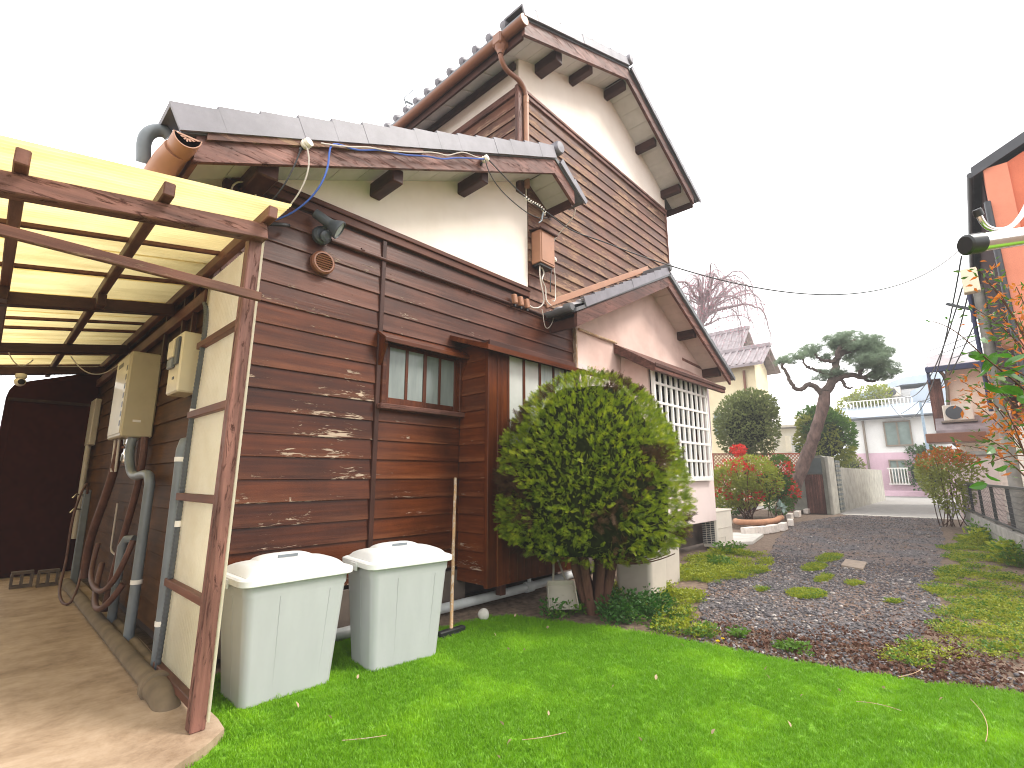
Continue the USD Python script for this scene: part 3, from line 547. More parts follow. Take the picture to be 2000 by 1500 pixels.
m = MB(); m.prism([(5.06, 3.55, zp(5.06)+.205), (7.95, 3.55, 4.835), (10.85, 3.55, zp(10.78)+.14), (10.85, 3.55, zp(10.78)+.19), (7.95, 3.55, 4.885), (5.06, 3.55, zp(5.06)+.255)], (0, .50, 0)); obj('roof_deck', m, W['tile_dark'], pk)
verge(pk, 5.28, zp(5.28)+.225, 7.93, zp(7.93)+.225, 3.535, .05, h=.115, name='verge_tile')
verge(pk, 7.97, zp(7.97)+.20, 10.85, zp(10.78)+.15, 3.535, .30, h=.07, material=W['tile_dark'], name='verge_tile')
sl = np.array([2.87, 0, 1.41]); Ls = np.linalg.norm(sl); sl /= Ls; su = np.array([-sl[2], 0, sl[0]])
W['tile_pale'] = plain('glossy_pale_tile', (0.42, 0.41, 0.43), 0.22, 0.12, 6)
for i in range(11):
    for j in range(2):
        a = np.array([5.06, 3.60+.23*j, zp(5.06)+.27]) + sl*(Ls*i/11.2); ring = []
        prof = [(t, .030*math.sin(t/.235*2*math.pi+.6)) for t in np.linspace(0, .235, 9)]
        rows = []
        for f, lift in ((0, .036), (.31, .004)):
            top = [a + sl*f + su*(lift+h) + [0, t, 0] for t, h in prof]; bot = [a + sl*f + su*(lift+h-.018) + [0, t, 0] for t, h in prof[::-1]]
            rows.append(np.array(top+bot))
        m = MB(); m.loft(rows); obj('roof_tile', m, W['tile_pale'], pk, smooth=35)
m = MB(); m.beam((5.02, 4.045, 3.64), (8.12, 4.045, 5.18), .05, .095, up=(-.45, 0, .89), ch=.006); obj('flashing_board', m, W['gutter_pale'], pk)
m = MB(); m.lathe([(0, -.01), (.06, -.006), (.075, .02), (.075, .55)], (7.95, 3.51, 4.99), (0, 1, 0), 16); obj('ridge_cap', m, W['tile_dark'], pk, smooth=40)
m = MB(); trough((5.02, 3.60, 3.50), (5.02, 4.03, 3.50), .062, m); m.lathe([(.05, 0), (.065, .03), (.065, .12)], (5.02, 3.585, 3.50), (0, 1, 0), 14); obj('gutter', m, W['tile_dark'], pk, smooth=40)
m = MB(); m.box((5.10, 3.62, zp(5.1)+.0), (5.135, 4.03, zp(5.1)+.14), .003); m.prism([(5.14, 3.63, zp(5.14)+.12), (5.67, 3.63, zp(5.67)+.12), (5.67, 3.63, zp(5.67)+.14), (5.14, 3.63, zp(5.14)+.14)], (0, .41, 0)); obj('eave_board', m, W['dark_x'], pk)
W['soffit_pink'] = plain('pinkish_soffit_paint', (0.56, 0.45, 0.40), 0.6, 0.08, 4)
for i in range(12):
    f0, f1 = i/12, (i+1)/12-.003
    a = np.array([8.0+2.75*f0, 3.62, zp(8.0+2.75*f0)+.10]); b = np.array([8.0+2.75*f1, 3.62, zp(8.0+2.75*f1)+.10])
    m = MB(); m.prism([a, b, b+[0, 0, .012], a+[0, 0, .012]], (0, .42, 0)); obj('soffit_board', m, W['soffit_pink'], pk)
for x, z, w, h in ((9.2, 4.06, .13, .16), (10.35, 3.47, .16, .18)):
    m = MB(); m.box((x-w/2, 3.66, z-h/2), (x+w/2, 4.2, z+h/2), .01); obj('purlin', m, W['dark_y'], pk)
m = MB(); m.tube([(5.70, 3.97, 3.43), (6.2, 3.968, 3.425), (6.75, 3.972, 3.43)], .019, 10); obj('conduit', m, W['broomstick'], pk, smooth=50)
# splayed base
m = MB()
pts = np.array([(5.67, 4.00, 2.94), (6.93, 3.52, 2.53), (6.93, 3.52, .52), (5.67, 4.00, .52), (5.67, 4.05, 2.97), (6.93, 4.05, 2.60), (6.93, 4.05, .52), (5.67, 4.05, .52)])
m.add(pts, [[3, 2, 1, 0], [0, 1, 5, 4], [2, 3, 7, 6]]); obj('splayed_base', m, W['pink2'], pk)
m = MB(); m.box((6.935, 3.525, .52), (9.20, 4.04, 1.225), .006); obj('bay_base', m, W['pink2'], pk)
m = MB(); m.prism([(6.90, 3.535, 2.40), (6.90, 3.998, 2.40), (6.90, 3.998, 3.24), (6.90, 3.535, 2.96)], (.06, 0, 0)); obj('bay_side', m, W['pink'], pk)
m = MB(); m.box((6.937, 3.53, 1.228), (6.975, 3.60, 2.398), .004); m.box((9.12, 3.53, 1.228), (9.20, 4.04, 3.0), .004); obj('bay_side', m, W['pink2'], pk)
m = MB(); m.box((6.98, 3.62, 1.24), (9.12, 3.626, 3.0)); obj('pane', m, W['pane'], pk)
m = MB()
m.box((6.98, 3.78, 1.24), (7.75, 3.79, 3.0)); m.box((8.35, 3.785, 1.24), (9.1, 3.795, 3.0)); obj('curtain', m, W['soffit'], pk)
m = MB(); m.box((6.98, 4.02, 1.24), (9.1, 4.04, 3.0)); obj('room_back', m, W['room'], pk)
gr = group_part('window_grille', pk)
ys_ = 3.475
for x in np.linspace(6.975, 8.95, 11):
    m = MB(); m.box((x-.022, ys_-.018, 1.28), (x+.022, ys_+.018, 3.0), .004); obj('grille_bar', m, W['white_paint'], gr)
for z in (2.74, 2.435, 2.134, 1.86, 1.56):
    m = MB(); m.box((6.94, ys_-.024, z-.02), (8.99, ys_-.002, z+.02), .004); obj('grille_rail', m, W['white_paint'], gr)
m = MB(); m.box((6.93, ys_-.027, 1.225), (9.02, ys_+.03, 1.30), .005); m.box((6.925, ys_-.026, 1.302), (6.948, ys_+.028, 3.0), .004); m.box((8.992, ys_-.026, 1.302), (9.03, ys_+.028, 3.0), .004); obj('grille_frame', m, W['white_paint'], gr)
m = MB(); m.prism([(6.70, 4.04, 3.44), (6.70, 3.30, 2.97), (6.70, 3.30, 2.87), (6.70, 3.36, 2.87), (6.70, 4.04, 3.29)], (2.83, 0, 0)); obj('awning', m, W['beam_x'], pk)
m = MB(); m.box((6.69, 3.285, 2.93), (9.54, 3.299, 2.985), .003); obj('awning_edge', m, W['dark_x'], pk)
m = MB(); m.beam((9.3, 4.02, 3.62), (10.3, 4.02, 3.58), .05, .06, ch=.004); obj('wall_bracket', m, W['beam_x'], pk)
m = MB(); m.tube([(9.27, 3.60, 2.86), (9.27, 3.60, .55)], .024, 10); obj('downpipe', m, W['gutter'], pk, smooth=50)
m = MB(); m.box((5.1, 3.98, .05), (10.4, 4.06, .5)); obj('foundation', m, W['foundation'], house)

# ================================================================ carport along the west wall
def ray(px, py): return (px-1000)/F_PX*CR - (py-750)/F_PX*CU + fwd
def on_x(px, py, x): d = ray(px, py); return EYE + d*(x-EYE[0])/d[0]
def on_y(px, py, y): d = ray(px, py); return EYE + d*(y-EYE[1])/d[1]
def on_z(px, py, z): d = ray(px, py); return EYE + d*(z-EYE[2])/d[2]
def at(px, py, depth): return EYE + ray(px, py)*depth
cp = thing('carport', 'brown timber carport roofed with yellowed corrugated sheet beside the house', 'carport', (0.3, 6, 0))
def zs_(x): return 2.754 + 0.172*x
def bz(x): return 2.604 + 0.169*x
m = MB(); m.beam((.918, 3.06, .045), (.957, 3.06, 2.73), .072, .08, up=(0, 1, 0), ch=.006); obj('post', m, W['beam_z'], cp)
for i, (y, xr) in enumerate(((2.995, .995), (5.04, .985), (7.04, .985), (8.64, .985))):
    m = MB(); m.beam((-1.7, y, bz(-1.7)), (xr, y, bz(xr)), .088, .098, ch=.006); obj('beam', m, W['beam_x'] if i == 0 else W['dark_x'], cp)
for x in (-1.15, -.60, -.06, .472, .985):
    m = MB(); m.box((x-.026, 2.862, bz(x)+.051), (x+.026, 9.6, bz(x)+.128), .006); obj('rafter', m, W['carport'], cp)
for x in (-.06, .472):
    m = MB(); m.box((x-.028, 4.86, bz(x)-.045), (x+.028, 4.99, bz(x)+.05), .005); obj('cleat', m, W['dark_y'], cp)
for y in (3.80, 4.60, 5.55, 6.2, 6.62, 7.5, 8.1, 9.0, 9.4):
    m = MB(); m.beam((-1.7, y, zs_(-1.7)-.022), (1.02, y, zs_(1.02)-.022), .038, .026, ch=.003); obj('batten', m, W['broomstick'] if False else W['carport'], cp)
m = MB(); m.beam((-1.0, 2.935, 2.36), (.985, 2.935, 2.343), .03, .052, ch=.004); obj('rail', m, W['worn_x'], cp)
for k in range(11):                                     # corrugated sheets, grooves down the slope
    y0, y1 = 2.855+.632*k, 2.855+.632*k+.66
    ys2 = np.arange(y0, y1, .004); wv = .0048*np.sin(ys2*2*math.pi/.032) + .0035*(k % 2); xr = 1.085 if y0 < 3.4 else 1.025
    v = []; xsn = np.linspace(-1.75, xr, 5)
    for x in xsn: v.append(np.stack([np.full_like(ys2, x), ys2, zs_(x)+wv+.0055], 1))
    n = len(ys2); f = [[i*n+j, i*n+j+1, (i+1)*n+j+1, (i+1)*n+j] for i in range(4) for j in range(n-1)]
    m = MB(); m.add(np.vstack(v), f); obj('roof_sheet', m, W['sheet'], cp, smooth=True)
ys2 = np.arange(3.02, 4.10, .004); n = len(ys2); wv = .005*np.sin(ys2*2*math.pi/.032)
v = [np.stack([.966+.036*(z-.075)/2.7+wv, ys2, np.full_like(ys2, z)], 1) for z in np.linspace(.075, 2.78, 4)]
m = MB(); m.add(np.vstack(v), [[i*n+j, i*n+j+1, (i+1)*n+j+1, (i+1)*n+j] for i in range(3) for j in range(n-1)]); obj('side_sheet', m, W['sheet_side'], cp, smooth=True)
for z in (2.24, 1.735, 1.177, .626, .12):
    m = MB(); m.box((.918+.013*z, 3.10, z-.024), (.960+.013*z, 4.015, z+.024), .004); obj('nailing_rail', m, W['carport'], cp)
# ---- things fixed to the west wall
XF = 1.036
ht = thing('water_heater', 'bronze grey wall-hung gas water heater with a row of dark slots', 'water heater', (.92, 5.8, 1.66))
m = MB(); m.box((.80, 5.50, 1.665), (XF, 6.16, 2.45), .012); obj('body', m, W['heater'], ht)
m = MB(); m.box((.794, 5.535, 1.70), (.7995, 6.125, 2.42), .002); obj('front_panel', m, W['cream_metal'], ht)
for k in range(7):
    z = 2.30-.085*k; m = MB(); m.box((.7925, 5.555, z-.025), (.796, 5.605, z+.025)); obj('slot', m, W['black'], ht)
m = MB(); m.box((.7925, 5.80, 2.345), (.796, 6.03, 2.385)); obj('exhaust_slot', m, W['black'], ht)
m = MB(); m.box((.875, 5.496, 1.80), (.935, 5.4995, 1.82)); obj('maker_plate', m, W['white_paint'], ht)
mt = thing('meter_box', 'cream meter box with a dark readout window beside the heater', 'meter box', (.97, 4.34, 1.92))
m = MB(); m.box((.895, 4.19, 1.925), (XF, 4.50, 2.385), .012); obj('body', m, W['cream_metal'], mt)
m = MB(); m.box((.878, 4.215, 2.135), (.894, 4.30, 2.345), .004); obj('readout_window', m, W['flood'], mt)
m = MB(); m.box((.868, 4.315, 2.20), (.894, 4.47, 2.34), .008); obj('readout', m, W['cream_metal'], mt)
m = MB(); m.box((.870, 4.315, 2.12), (.894, 4.46, 2.195), .006); obj('readout_base', m, W['grey_pvc'], mt)
m = MB(); m.box((.891, 4.30, 2.03), (.8945, 4.345, 2.05)); obj('mark', m, W['flood'], mt)
def pipe(name, label, cat, pts, r, material, loc=None, group=None, n=10, sp=0, taps=()):
    pts = np.array(pts, float); t = thing(name, label, cat, loc if loc is not None else (pts[:, 0].mean(), pts[:, 1].mean(), pts[:, 2].min()), group)
    q = spline(pts, sp) if sp else pts
    m = MB(); m.tube(q, r, n); obj('tube', m, material, t, smooth=50)
    for p in taps:
        p = np.array(p, float); m = MB(); m.tube([p-[0, 0, .016], p+[0, 0, .016]], r*1.10, n); obj('tape_band', m, W['white_paint'], t, smooth=50)
    return t
fx = thing('flexible_conduit', 'long ribbed grey flexible conduit running down the wall corner to the floor', 'conduit', (.98, 3.93, .05))
path = spline([(1.0, 4.16, 2.62), (.975, 3.97, 2.45), (.962, 3.955, 1.9), (.955, 3.965, 1.2), (.945, 3.95, .6), (.925, 3.93, .08)], 200)
m = MB(); m.tube(path, .0155+.0025*(np.arange(200) % 2), 10); obj('tube', m, W['flood'], fx, smooth=False)
for i in (70, 128): m = MB(); m.tube(path[i:i+4], .019, 10); obj('clip', m, W['white_paint'], fx)
pipe('drain_pipe', 'thick grey pipe with white tape nearest the carport corner', 'pipe', [(1.0, 4.12, 1.56), (.965, 4.10, 1.555), (.952, 4.09, 1.50), (.95, 4.07, .8), (.95, 4.05, .10)], .034, W['grey_pvc'], taps=[(.951, 4.085, 1.43), (.95, 4.06, .36)])
pipe('drain_pipe', 'grey pipe bending out below the water heater and down to the floor', 'pipe', np.vstack([spline([(.90, 5.52, 1.66), (.89, 5.50, 1.48), (.90, 5.40, 1.36), (.92, 5.05, 1.33), (.93, 4.86, 1.32)], 16), [(.93, 4.80, 1.26), (.93, 4.81, .6), (.93, 4.83, .10)]]), .036, W['grey_pvc'], taps=[(.93, 4.81, .52)])
pipe('drain_pipe', 'short grey pipe stub farthest from the carport corner, topped by an elbow', 'pipe', [(.99, 5.42, .78), (.945, 5.47, .78), (.93, 5.52, .72), (.93, 5.53, .10)], .034, W['grey_pvc'], taps=[(.93, 5.53, .42)])
pipe('floor_pipe', 'dusty grey pipe lying along the edge of the concrete floor', 'pipe', [(.86, 7.95, .10), (.865, 5.8, .095), (.872, 3.72, .09)], .052, W['dusty'], n=14)
pipe('floor_pipe', 'thinner dusty pipe lying between the floor pipe and the wall', 'pipe', [(.965, 5.6, .085), (.96, 4.8, .085), (.95, 4.0, .08), (.93, 3.78, .075)], .038, W['dusty'], n=12)
cb = thing('drain_elbow', 'dusty drain elbow and collar sunk in the slab beside the post', 'drain', (.9, 3.6, .045))
m = MB(); m.lathe([(.075, 0), (.082, .01), (.082, .055), (.066, .06)], (.873, 3.735, .095), (.02, -1, -.05), 18); obj('collar', m, W['dusty'], cb, smooth=40)
m = MB(); m.tube(spline([(.873, 3.70, .092), (.876, 3.60, .085), (.885, 3.50, .055), (.89, 3.46, .01)], 12), .068, 16); obj('elbow', m, W['dusty'], cb, smooth=50)
hs = [('brown_pipe', 'brown wrapped pipe slanting down leftwards from under the heater', [(.88, 5.95, 1.66), (.87, 6.0, 1.42), (.86, 6.35, 1.0), (.86, 6.75, .55), (.87, 6.8, .3)], .036),
      ('brown_pipe', 'dark brown pipe leaning steeply behind the bent grey pipe', [(.95, 5.32, 1.66), (.965, 5.45, 1.2), (.96, 5.65, .85), (.95, 5.85, .45), (.93, 5.9, .12)], .028),
      ('brown_pipe', 'curled brown hose looping out near the floor between the grey pipes', [(.90, 6.5, .66), (.86, 6.35, .42), (.84, 5.95, .34), (.84, 5.55, .36), (.86, 5.25, .48), (.93, 5.12, .80)], .022),
      ('brown_pipe', 'drooping brown hose forming the lowest loop by the wall', [(.91, 6.2, .50), (.85, 5.9, .28), (.83, 5.6, .22), (.85, 5.35, .28), (.92, 5.22, .45)], .024),
      ('brown_pipe', 'reddish pipe dropping straight from the right underside of the heater', [(.97, 5.54, 1.66), (.97, 5.54, 1.42), (.98, 5.5, 1.34)], .022),
      ('garden_hose', 'thin dark hose arching from the tap down to a loop on the floor', [(.93, 8.0, 1.12), (.86, 7.7, 1.2), (.80, 7.6, .95), (.78, 7.5, .4), (.74, 7.1, .085), (.79, 6.8, .075), (.86, 7.0, .25), (.90, 7.2, .6)], .013)]
for nm, lb, p, r in hs: pipe(nm, lb, 'hose' if 'hose' in nm else 'pipe', p, r, W['hose'], n=10, sp=36)
for dx, lb in ((0, 'left one of two thin white pipes under the heater'), (.05, 'right one of two thin white pipes under the heater')):
    pipe('thin_pipe', lb, 'pipe', [(.84+dx*.3, 5.98-dx*2, 1.665), (.85+dx*.3, 6.0-dx*2, 1.36)], .011, W['cable_grey'])
pipe('white_cable', 'white cable bent like an L low on the wall', 'cable', [(1.0, 6.45, 1.05), (.995, 6.43, .62), (.995, 6.36, .585), (.995, 5.9, .56)], .009, W['cable_grey'])
vv = thing('stop_valve', 'small silver stop valve hanging under the water heater', 'valve', (.90, 5.74, 1.42))
m = MB(); m.lathe([(.016, 0), (.03, .02), (.03, .08), (.018, .10), (.018, .16), (.028, .17), (.028, .22)], (.895, 5.74, 1.44), (0, 0, 1), 14); obj('valve_body', m, W['steel'], vv, smooth=40)
m = MB(); m.tube([(.895, 5.74, 1.58), (.86, 5.68, 1.58)], .012, 8); obj('handle', m, W['gutter'], vv, smooth=40)
sb = thing('switch_box', 'small beige box with conduit high on the far end of the wall', 'box', (1.0, 9.0, 1.76))
m = MB(); m.box((.96, 8.85, 1.75), (1.035, 9.25, 2.40), .01); obj('body', m, W['beige_plastic'], sb)
m = MB(); m.tube([(.985, 9.05, 1.75), (.985, 9.0, .5)], .035, 10); obj('duct', m, W['beige_plastic'], sb, smooth=50)
tp = thing('garden_tap', 'standing grey tap post with two taps at the far end of the wall', 'tap', (.93, 8.05, .05))
m = MB(); m.box((.90, 8.0, .05), (.97, 8.07, 1.16), .008); obj('post', m, W['grey_pvc'], tp)
for z in (1.10, .93): m = MB(); m.tube([(.90, 8.03, z), (.83, 8.0, z+.01), (.80, 7.99, z-.035)], .011, 8); obj('spout', m, W['steel'], tp, smooth=50)
cc = thing('security_camera', 'round white security camera hanging under the carport beam', 'camera', (.185, 8.55, 2.45))
m = MB(); m.lathe([(.05, 0), (.055, .012), (.055, .05), (.03, .06)], (.185, 8.55, 2.53), (0, 0, 1), 18); obj('base', m, W['porcelain'], cc, smooth=40)
m = MB(); m.lathe([(.012, -.06), (.045, -.04), (.058, 0), (.045, .04), (.012, .06)], (.185, 8.55, 2.485), (.2, -1, -.1), 18); obj('head', m, W['porcelain'], cc, smooth=60)
m = MB(); m.lathe([(.001, 0), (.034, .002), (.034, .012), (.001, .016)], np.array((.185, 8.55, 2.485))+.048*np.array([.2, -1, -.1]), (.2, -1, -.1), 16); obj('lens', m, W['black'], cc, smooth=40)
sd = thing('storage_shed', 'dark red steel storage shed closing the far end of the carport', 'shed', (.6, 9.6, .05))
W['shed'] = plain('dark_red_steel', (0.036, 0.007, 0.004), 0.7, 0.15, 2, spec=0.08)
prof = [(.10, .06), (.10, 2.38), (.115, 2.46), (.15, 2.53), (.22, 2.58), (1.03, 2.86), (1.03, .06)]
m = MB(); m.prism([(x, 9.25, z) for x, z in prof], (0, .5, 0)); obj('body', m, W['shed'], sd)
m = MB(); m.box((.18, 9.23, .10), (.98, 9.248, 2.30), .004); obj('door', m, W['shed'], sd)
m = MB(); m.box((.12, 9.225, 2.32), (1.0, 9.249, 2.36), .003); obj('door_rail', m, W['dark'], sd)
for i, (x, y, lb) in enumerate(((.50, 8.35, 'left of two dark hollow concrete blocks on the slab'), (.72, 8.25, 'right of two dark hollow concrete blocks on the slab'))):
    t = thing('concrete_block', lb, 'block', (x, y, .045)); m = MB()
    m.box((x-.095, y-.05, .046), (x+.095, y+.05, .075)); m.box((x-.095, y-.05, .20), (x+.095, y+.05, .23))
    for d in (-.085, 0, .085): m.box((x+d-.012, y-.049, .0745), (x+d+.012, y+.049, .2005))
    obj('block', m, W['foundation'], t)
pipe('carport_cable', 'thin pale cable sagging from beam to wall above the heater', 'cable', sag((.50, 7.0, 2.60), (.98, 6.9, 2.70), .22, 16), .006, W['cable_grey'])
pipe('carport_cable', 'short pale cable looping under the beam near the left frame edge', 'cable', sag((.03, 6.95, 2.55), (.22, 7.1, 2.53), .10, 12), .005, W['cable_grey'])

bw = thing('boundary_wall', 'unseen grey block wall added to dim the carport from its open side', 'wall', (-2.05, 6, 0)); m = MB(); m.box((-2.15, 2.6, -.02), (-2.0, 10.5, 2.15), .01); obj('wall', m, W['concrete'], bw)  # out-of-view wall added to keep daylight out of the carport
m = MB(); m.box((-2.17, 2.58, 2.152), (-1.98, 10.52, 2.20), .01); obj('coping', m, W['concrete'], bw)

# ================================================================ things fixed to the south face of the house
fl = thing('floodlight', 'charcoal sensor floodlight aimed sideways on the clapboard wall', 'floodlight', (1.84, 3.98, 3.42))
m = MB(); m.lathe([(.07, 0), (.082, .012), (.082, .05), (.06, .07)], (1.80, 4.035, 3.43), (0, -1, 0), 22); obj('base', m, W['flood'], fl, smooth=40)
m = MB(); m.lathe([(.045, 0), (.052, .02), (.05, .05), (.03, .065)], (1.80, 3.965, 3.41), (.1, -1, -.35), 18); obj('sensor', m, W['flood'], fl, smooth=40)
m = MB(); m.tube(spline([(1.80, 3.99, 3.47), (1.815, 3.94, 3.50), (1.84, 3.90, 3.50)], 8), .026, 12); obj('arm', m, W['flood'], fl, smooth=40)
ax = np.array((1.0, -.55, -.70)); ax /= np.linalg.norm(ax)
m = MB(); m.lathe([(.02, -.17), (.042, -.165), (.045, -.02), (.052, .0), (.085, .06), (.088, .085), (.080, .088), (.076, .06)], (1.83, 3.89, 3.505), ax, 22); obj('lamp_housing', m, W['flood'], fl, smooth=35)
m = MB(); m.lathe([(.001, .07), (.078, .071), (.078, .076), (.001, .082)], (1.83, 3.89, 3.505), ax, 22); obj('lens', m, W['curtain'], fl, smooth=35)
vt = thing('wall_vent', 'round brown louvred vent cap on the clapboards under the floodlight', 'vent', (1.83, 4.0, 3.18))
m = MB(); m.lathe([(.098, 0), (.105, .01), (.105, .055), (.092, .07), (.080, .07), (.080, .03)], (1.83, 4.045, 3.18), (0, -1, 0), 26); obj('ring', m, W['gutter'], vt, smooth=40)
m = MB(); m.lathe([(.001, .0), (.08, 0.0), (.08, .012), (.001, .012)], (1.83, 4.03, 3.18), (0, -1, 0), 22); obj('back', m, W['black'], vt)
for k in range(7):
    z = -.063+.021*k; w = math.sqrt(.08**2-z*z); m = MB(); m.obox((1.83, 3.985, 3.18+z), (w, .010, .004), np.array([[1, 0, 0], [0, .8, .6], [0, -.6, .8]])); obj('louvre', m, W['gutter'], vt)
eb = thing('electric_box', 'tan wooden meter cover box on the weathered clapboards by the plaster edge', 'box', (4.86, 3.95, 4.12))
m = MB(); m.box((4.72, 3.87, 4.13), (5.03, 4.03, 4.60), .006); obj('body', m, W['box_tan'], eb)
m = MB(); m.beam((4.875, 4.05, 4.635), (4.875, 3.83, 4.605), .37, .02, ch=.003); obj('lid', m, W['dark_x'], eb)
m = MB(); m.box((4.745, 3.862, 4.16), (5.005, 3.869, 4.57), .002); obj('door', m, W['box_tan'], eb)
m = MB(); m.box((4.74, 3.89, 4.10), (5.0, 4.02, 4.129)); obj('base', m, W['black'], eb)
cl = 'cable clamps in a row on the clapboards'
for i, (x, lb) in enumerate(((4.33, 'leftmost of three tan cable clamps on the wall'), (4.445, 'middle one of three tan cable clamps on the wall'), (4.565, 'rightmost of three tan cable clamps on the wall'))):
    t = thing('cable_clamp', lb, 'clamp', (x, 4.0, 3.5), cl); m = MB()
    m.obox((x, 3.985, 3.52), (.034, .03, .062), np.array([[.97, 0, .22], [0, 1, 0], [-.22, 0, .97]]), .012); obj('cover', m, W['box_tan'], t)
    m = MB(); m.tube([(x+.01, 3.99, 3.455), (x+.012, 3.985, 3.42)], .015, 8); obj('gland', m, W['black'], t)
co = thing('wall_conduit', 'brown conduit running level along the clapboards from the floodlight', 'conduit', (3.8, 4.02, 3.44))
m = MB(); m.tube([(1.90, 4.022, 3.425), (2.45, 4.018, 3.43), (3.6, 4.02, 3.45), (4.62, 4.02, 3.465), (5.60, 4.022, 3.445)], .017, 10); obj('tube', m, W['dark_x'], co, smooth=50)
for x in (2.2, 2.9, 3.6, 4.3, 5.0): m = MB(); m.tube([(x, 4.02, 3.44), (x+.03, 4.02, 3.441)], .022, 8); obj('clip', m, W['dark_x'], co)
def insul(name, label, p):
    p = np.array(p, float); t = thing(name, label, 'insulator', p)
    m = MB(); m.lathe([(.02, 0), (.034, .008), (.04, .03), (.026, .04), (.038, .05), (.036, .075), (.012, .085)], p, (.35, -1, .3), 16); obj('porcelain', m, W['porcelain'], t, smooth=35)
    m = MB(); m.tube([p+[0, .02, -.01], p+[-.02, 0, -.06], p+[-.03, -.03, -.05]], .010, 8); obj('bracket', m, W['black'], t)
insul('insulator', 'white porcelain insulator at the left part of the wing rake board', (1.385, 3.53, 3.86)); insul('insulator', 'white porcelain insulator at the right part of the wing rake board', (3.315, 3.53, 4.73))
def wire(name, label, pts, r, material, sp=50): return pipe(name, label, 'wire', pts, r, material, n=6, sp=sp)
I1, I2 = np.array((1.39, 3.47, 3.87)), np.array((3.32, 3.47, 4.74))
wire('blue_wire', 'blue wire strung along the rake board then hanging down to the carport edge', np.vstack([[(3.30, 3.48, 4.72)], sag((3.1, 3.49, 4.63), (1.60, 3.49, 3.97), .03, 9, .006), [(1.58, 3.49, 3.82)], [(1.55, 3.55, 3.60), (1.45, 3.75, 3.42), (1.36, 3.95, 3.38)]]), .0075, W['cable_blue'], 70)
wire('grey_wire', 'grey wire twisted beside the blue one along the rake board', np.vstack([[(3.30, 3.475, 4.74)], sag((3.1, 3.47, 4.66), (1.50, 3.47, 3.92), .02, 12, .008)]), .006, W['cable_grey'], 60)
wire('hanging_wire', 'dark wire hanging from the left insulator, left of two', [(1.36, 3.50, 3.82), (1.33, 3.52, 3.66), (1.27, 3.6, 3.45), (1.22, 3.8, 3.37)], .006, W['cable_black'])
wire('hanging_wire', 'pale wire hanging from the left insulator, right of two', [(1.39, 3.48, 3.84), (1.42, 3.48, 3.72), (1.41, 3.55, 3.52), (1.33, 3.85, 3.33)], .006, W['cable_grey'])
wire('cable_splice', 'knotted black cable splice lying on the wall above the carport sheet', [(1.16, 3.98, 3.36), (1.24, 3.95, 3.33), (1.30, 4.0, 3.35), (1.38, 3.97, 3.36), (1.50, 3.98, 3.40)], .017, W['cable_black'], 30)
wire('cable_loop', 'grey cable arching on the dark corner post above the carport', [(1.06, 3.96, 3.46), (1.07, 3.94, 3.58), (1.15, 3.95, 3.61), (1.22, 3.96, 3.54), (1.24, 3.97, 3.46)], .007, W['cable_grey'])
P0 = np.array((3.33, 3.46, 4.73))
wire('drop_cable', 'black service cable sagging from the rake insulator across the street', np.vstack([[P0, (3.6, 3.45, 4.63), (4.0, 3.42, 4.50), (4.35, 3.38, 4.44)], sag((4.6, 3.35, 4.38), at(1875, 487, 14.0), 1.12, 30)]), np.linspace(.007, .017, 160), W['cable_black'], 160)
wire('spare_wire', 'thin dark wire looping below the right insulator', [(3.31, 3.47, 4.70), (3.42, 3.46, 4.52), (3.75, 3.45, 4.38), (4.15, 3.44, 4.36), (4.32, 3.43, 4.42)], .006, W['cable_black'], 30)
m = MB(); q = spline([(3.9, 3.43, 4.53), (4.02, 3.42, 4.50), (4.14, 3.41, 4.50), (4.26, 3.40, 4.43)], 60); q += .014*np.stack([np.zeros(60), np.sin(np.arange(60)*1.1), np.cos(np.arange(60)*1.1)], 1)
t = thing('wire_binding', 'cream spiral binding wrapped on the service cable', 'wire', (4.1, 3.41, 4.45)); m.tube(q, .006, 6); obj('coil', m, W['porcelain'], t, smooth=50)
m = MB(); m.tube([(4.22, 3.41, 4.44), (4.20, 3.42, 4.33), (4.16, 3.43, 4.29)], .010, 8); obj('clip', m, W['grey_pvc'], t)
wire('box_cable', 'pale cable looping down from the tan box, left of several', [(4.78, 3.93, 4.11), (4.77, 3.92, 3.9), (4.82, 3.92, 3.72), (4.84, 3.93, 3.60), (4.74, 3.95, 3.50), (4.60, 3.97, 3.50)], .010, W['cable_grey'])
wire('box_cable', 'long pale cable rising past the tan box to the wing eave', [(5.10, 3.55, 4.92), (5.16, 3.8, 4.75), (5.14, 3.97, 4.6), (5.15, 3.98, 4.2), (5.16, 3.97, 3.85), (5.10, 3.94, 3.70), (5.0, 3.90, 3.66)], .008, W['cable_grey'])
wire('box_cable', 'tangled thin cables hanging straight below the tan box', [(4.82, 3.95, 4.11), (4.86, 3.95, 3.98), (4.83, 3.94, 3.92), (4.90, 3.95, 3.85), (4.92, 3.95, 3.68), (5.0, 3.93, 3.60)], .011, W['cable_grey'])
wire('box_cable', 'thin dark cable dropping right of the tan box from a white knob', [(5.10, 3.98, 4.30), (5.08, 3.98, 4.1), (5.05, 3.97, 3.95), (5.06, 3.98, 3.82)], .007, W['cable_black'])
wire('box_cable', 'thin pale cable hanging as a closed loop over the boards', [(4.86, 3.98, 3.52), (4.90, 3.98, 3.38), (4.96, 3.985, 3.28), (5.04, 3.985, 3.32), (5.04, 3.985, 3.55)], .005, W['cable_grey'])
insul('insulator', 'small white knob on the boards right of the tan box', (5.11, 4.0, 4.30))
an = thing('roof_antenna', 'thin grey antenna standing on the main roof behind the eave', 'antenna', (4.69, 7.14, 8.1))
A0 = at(799, 212, 9.6)
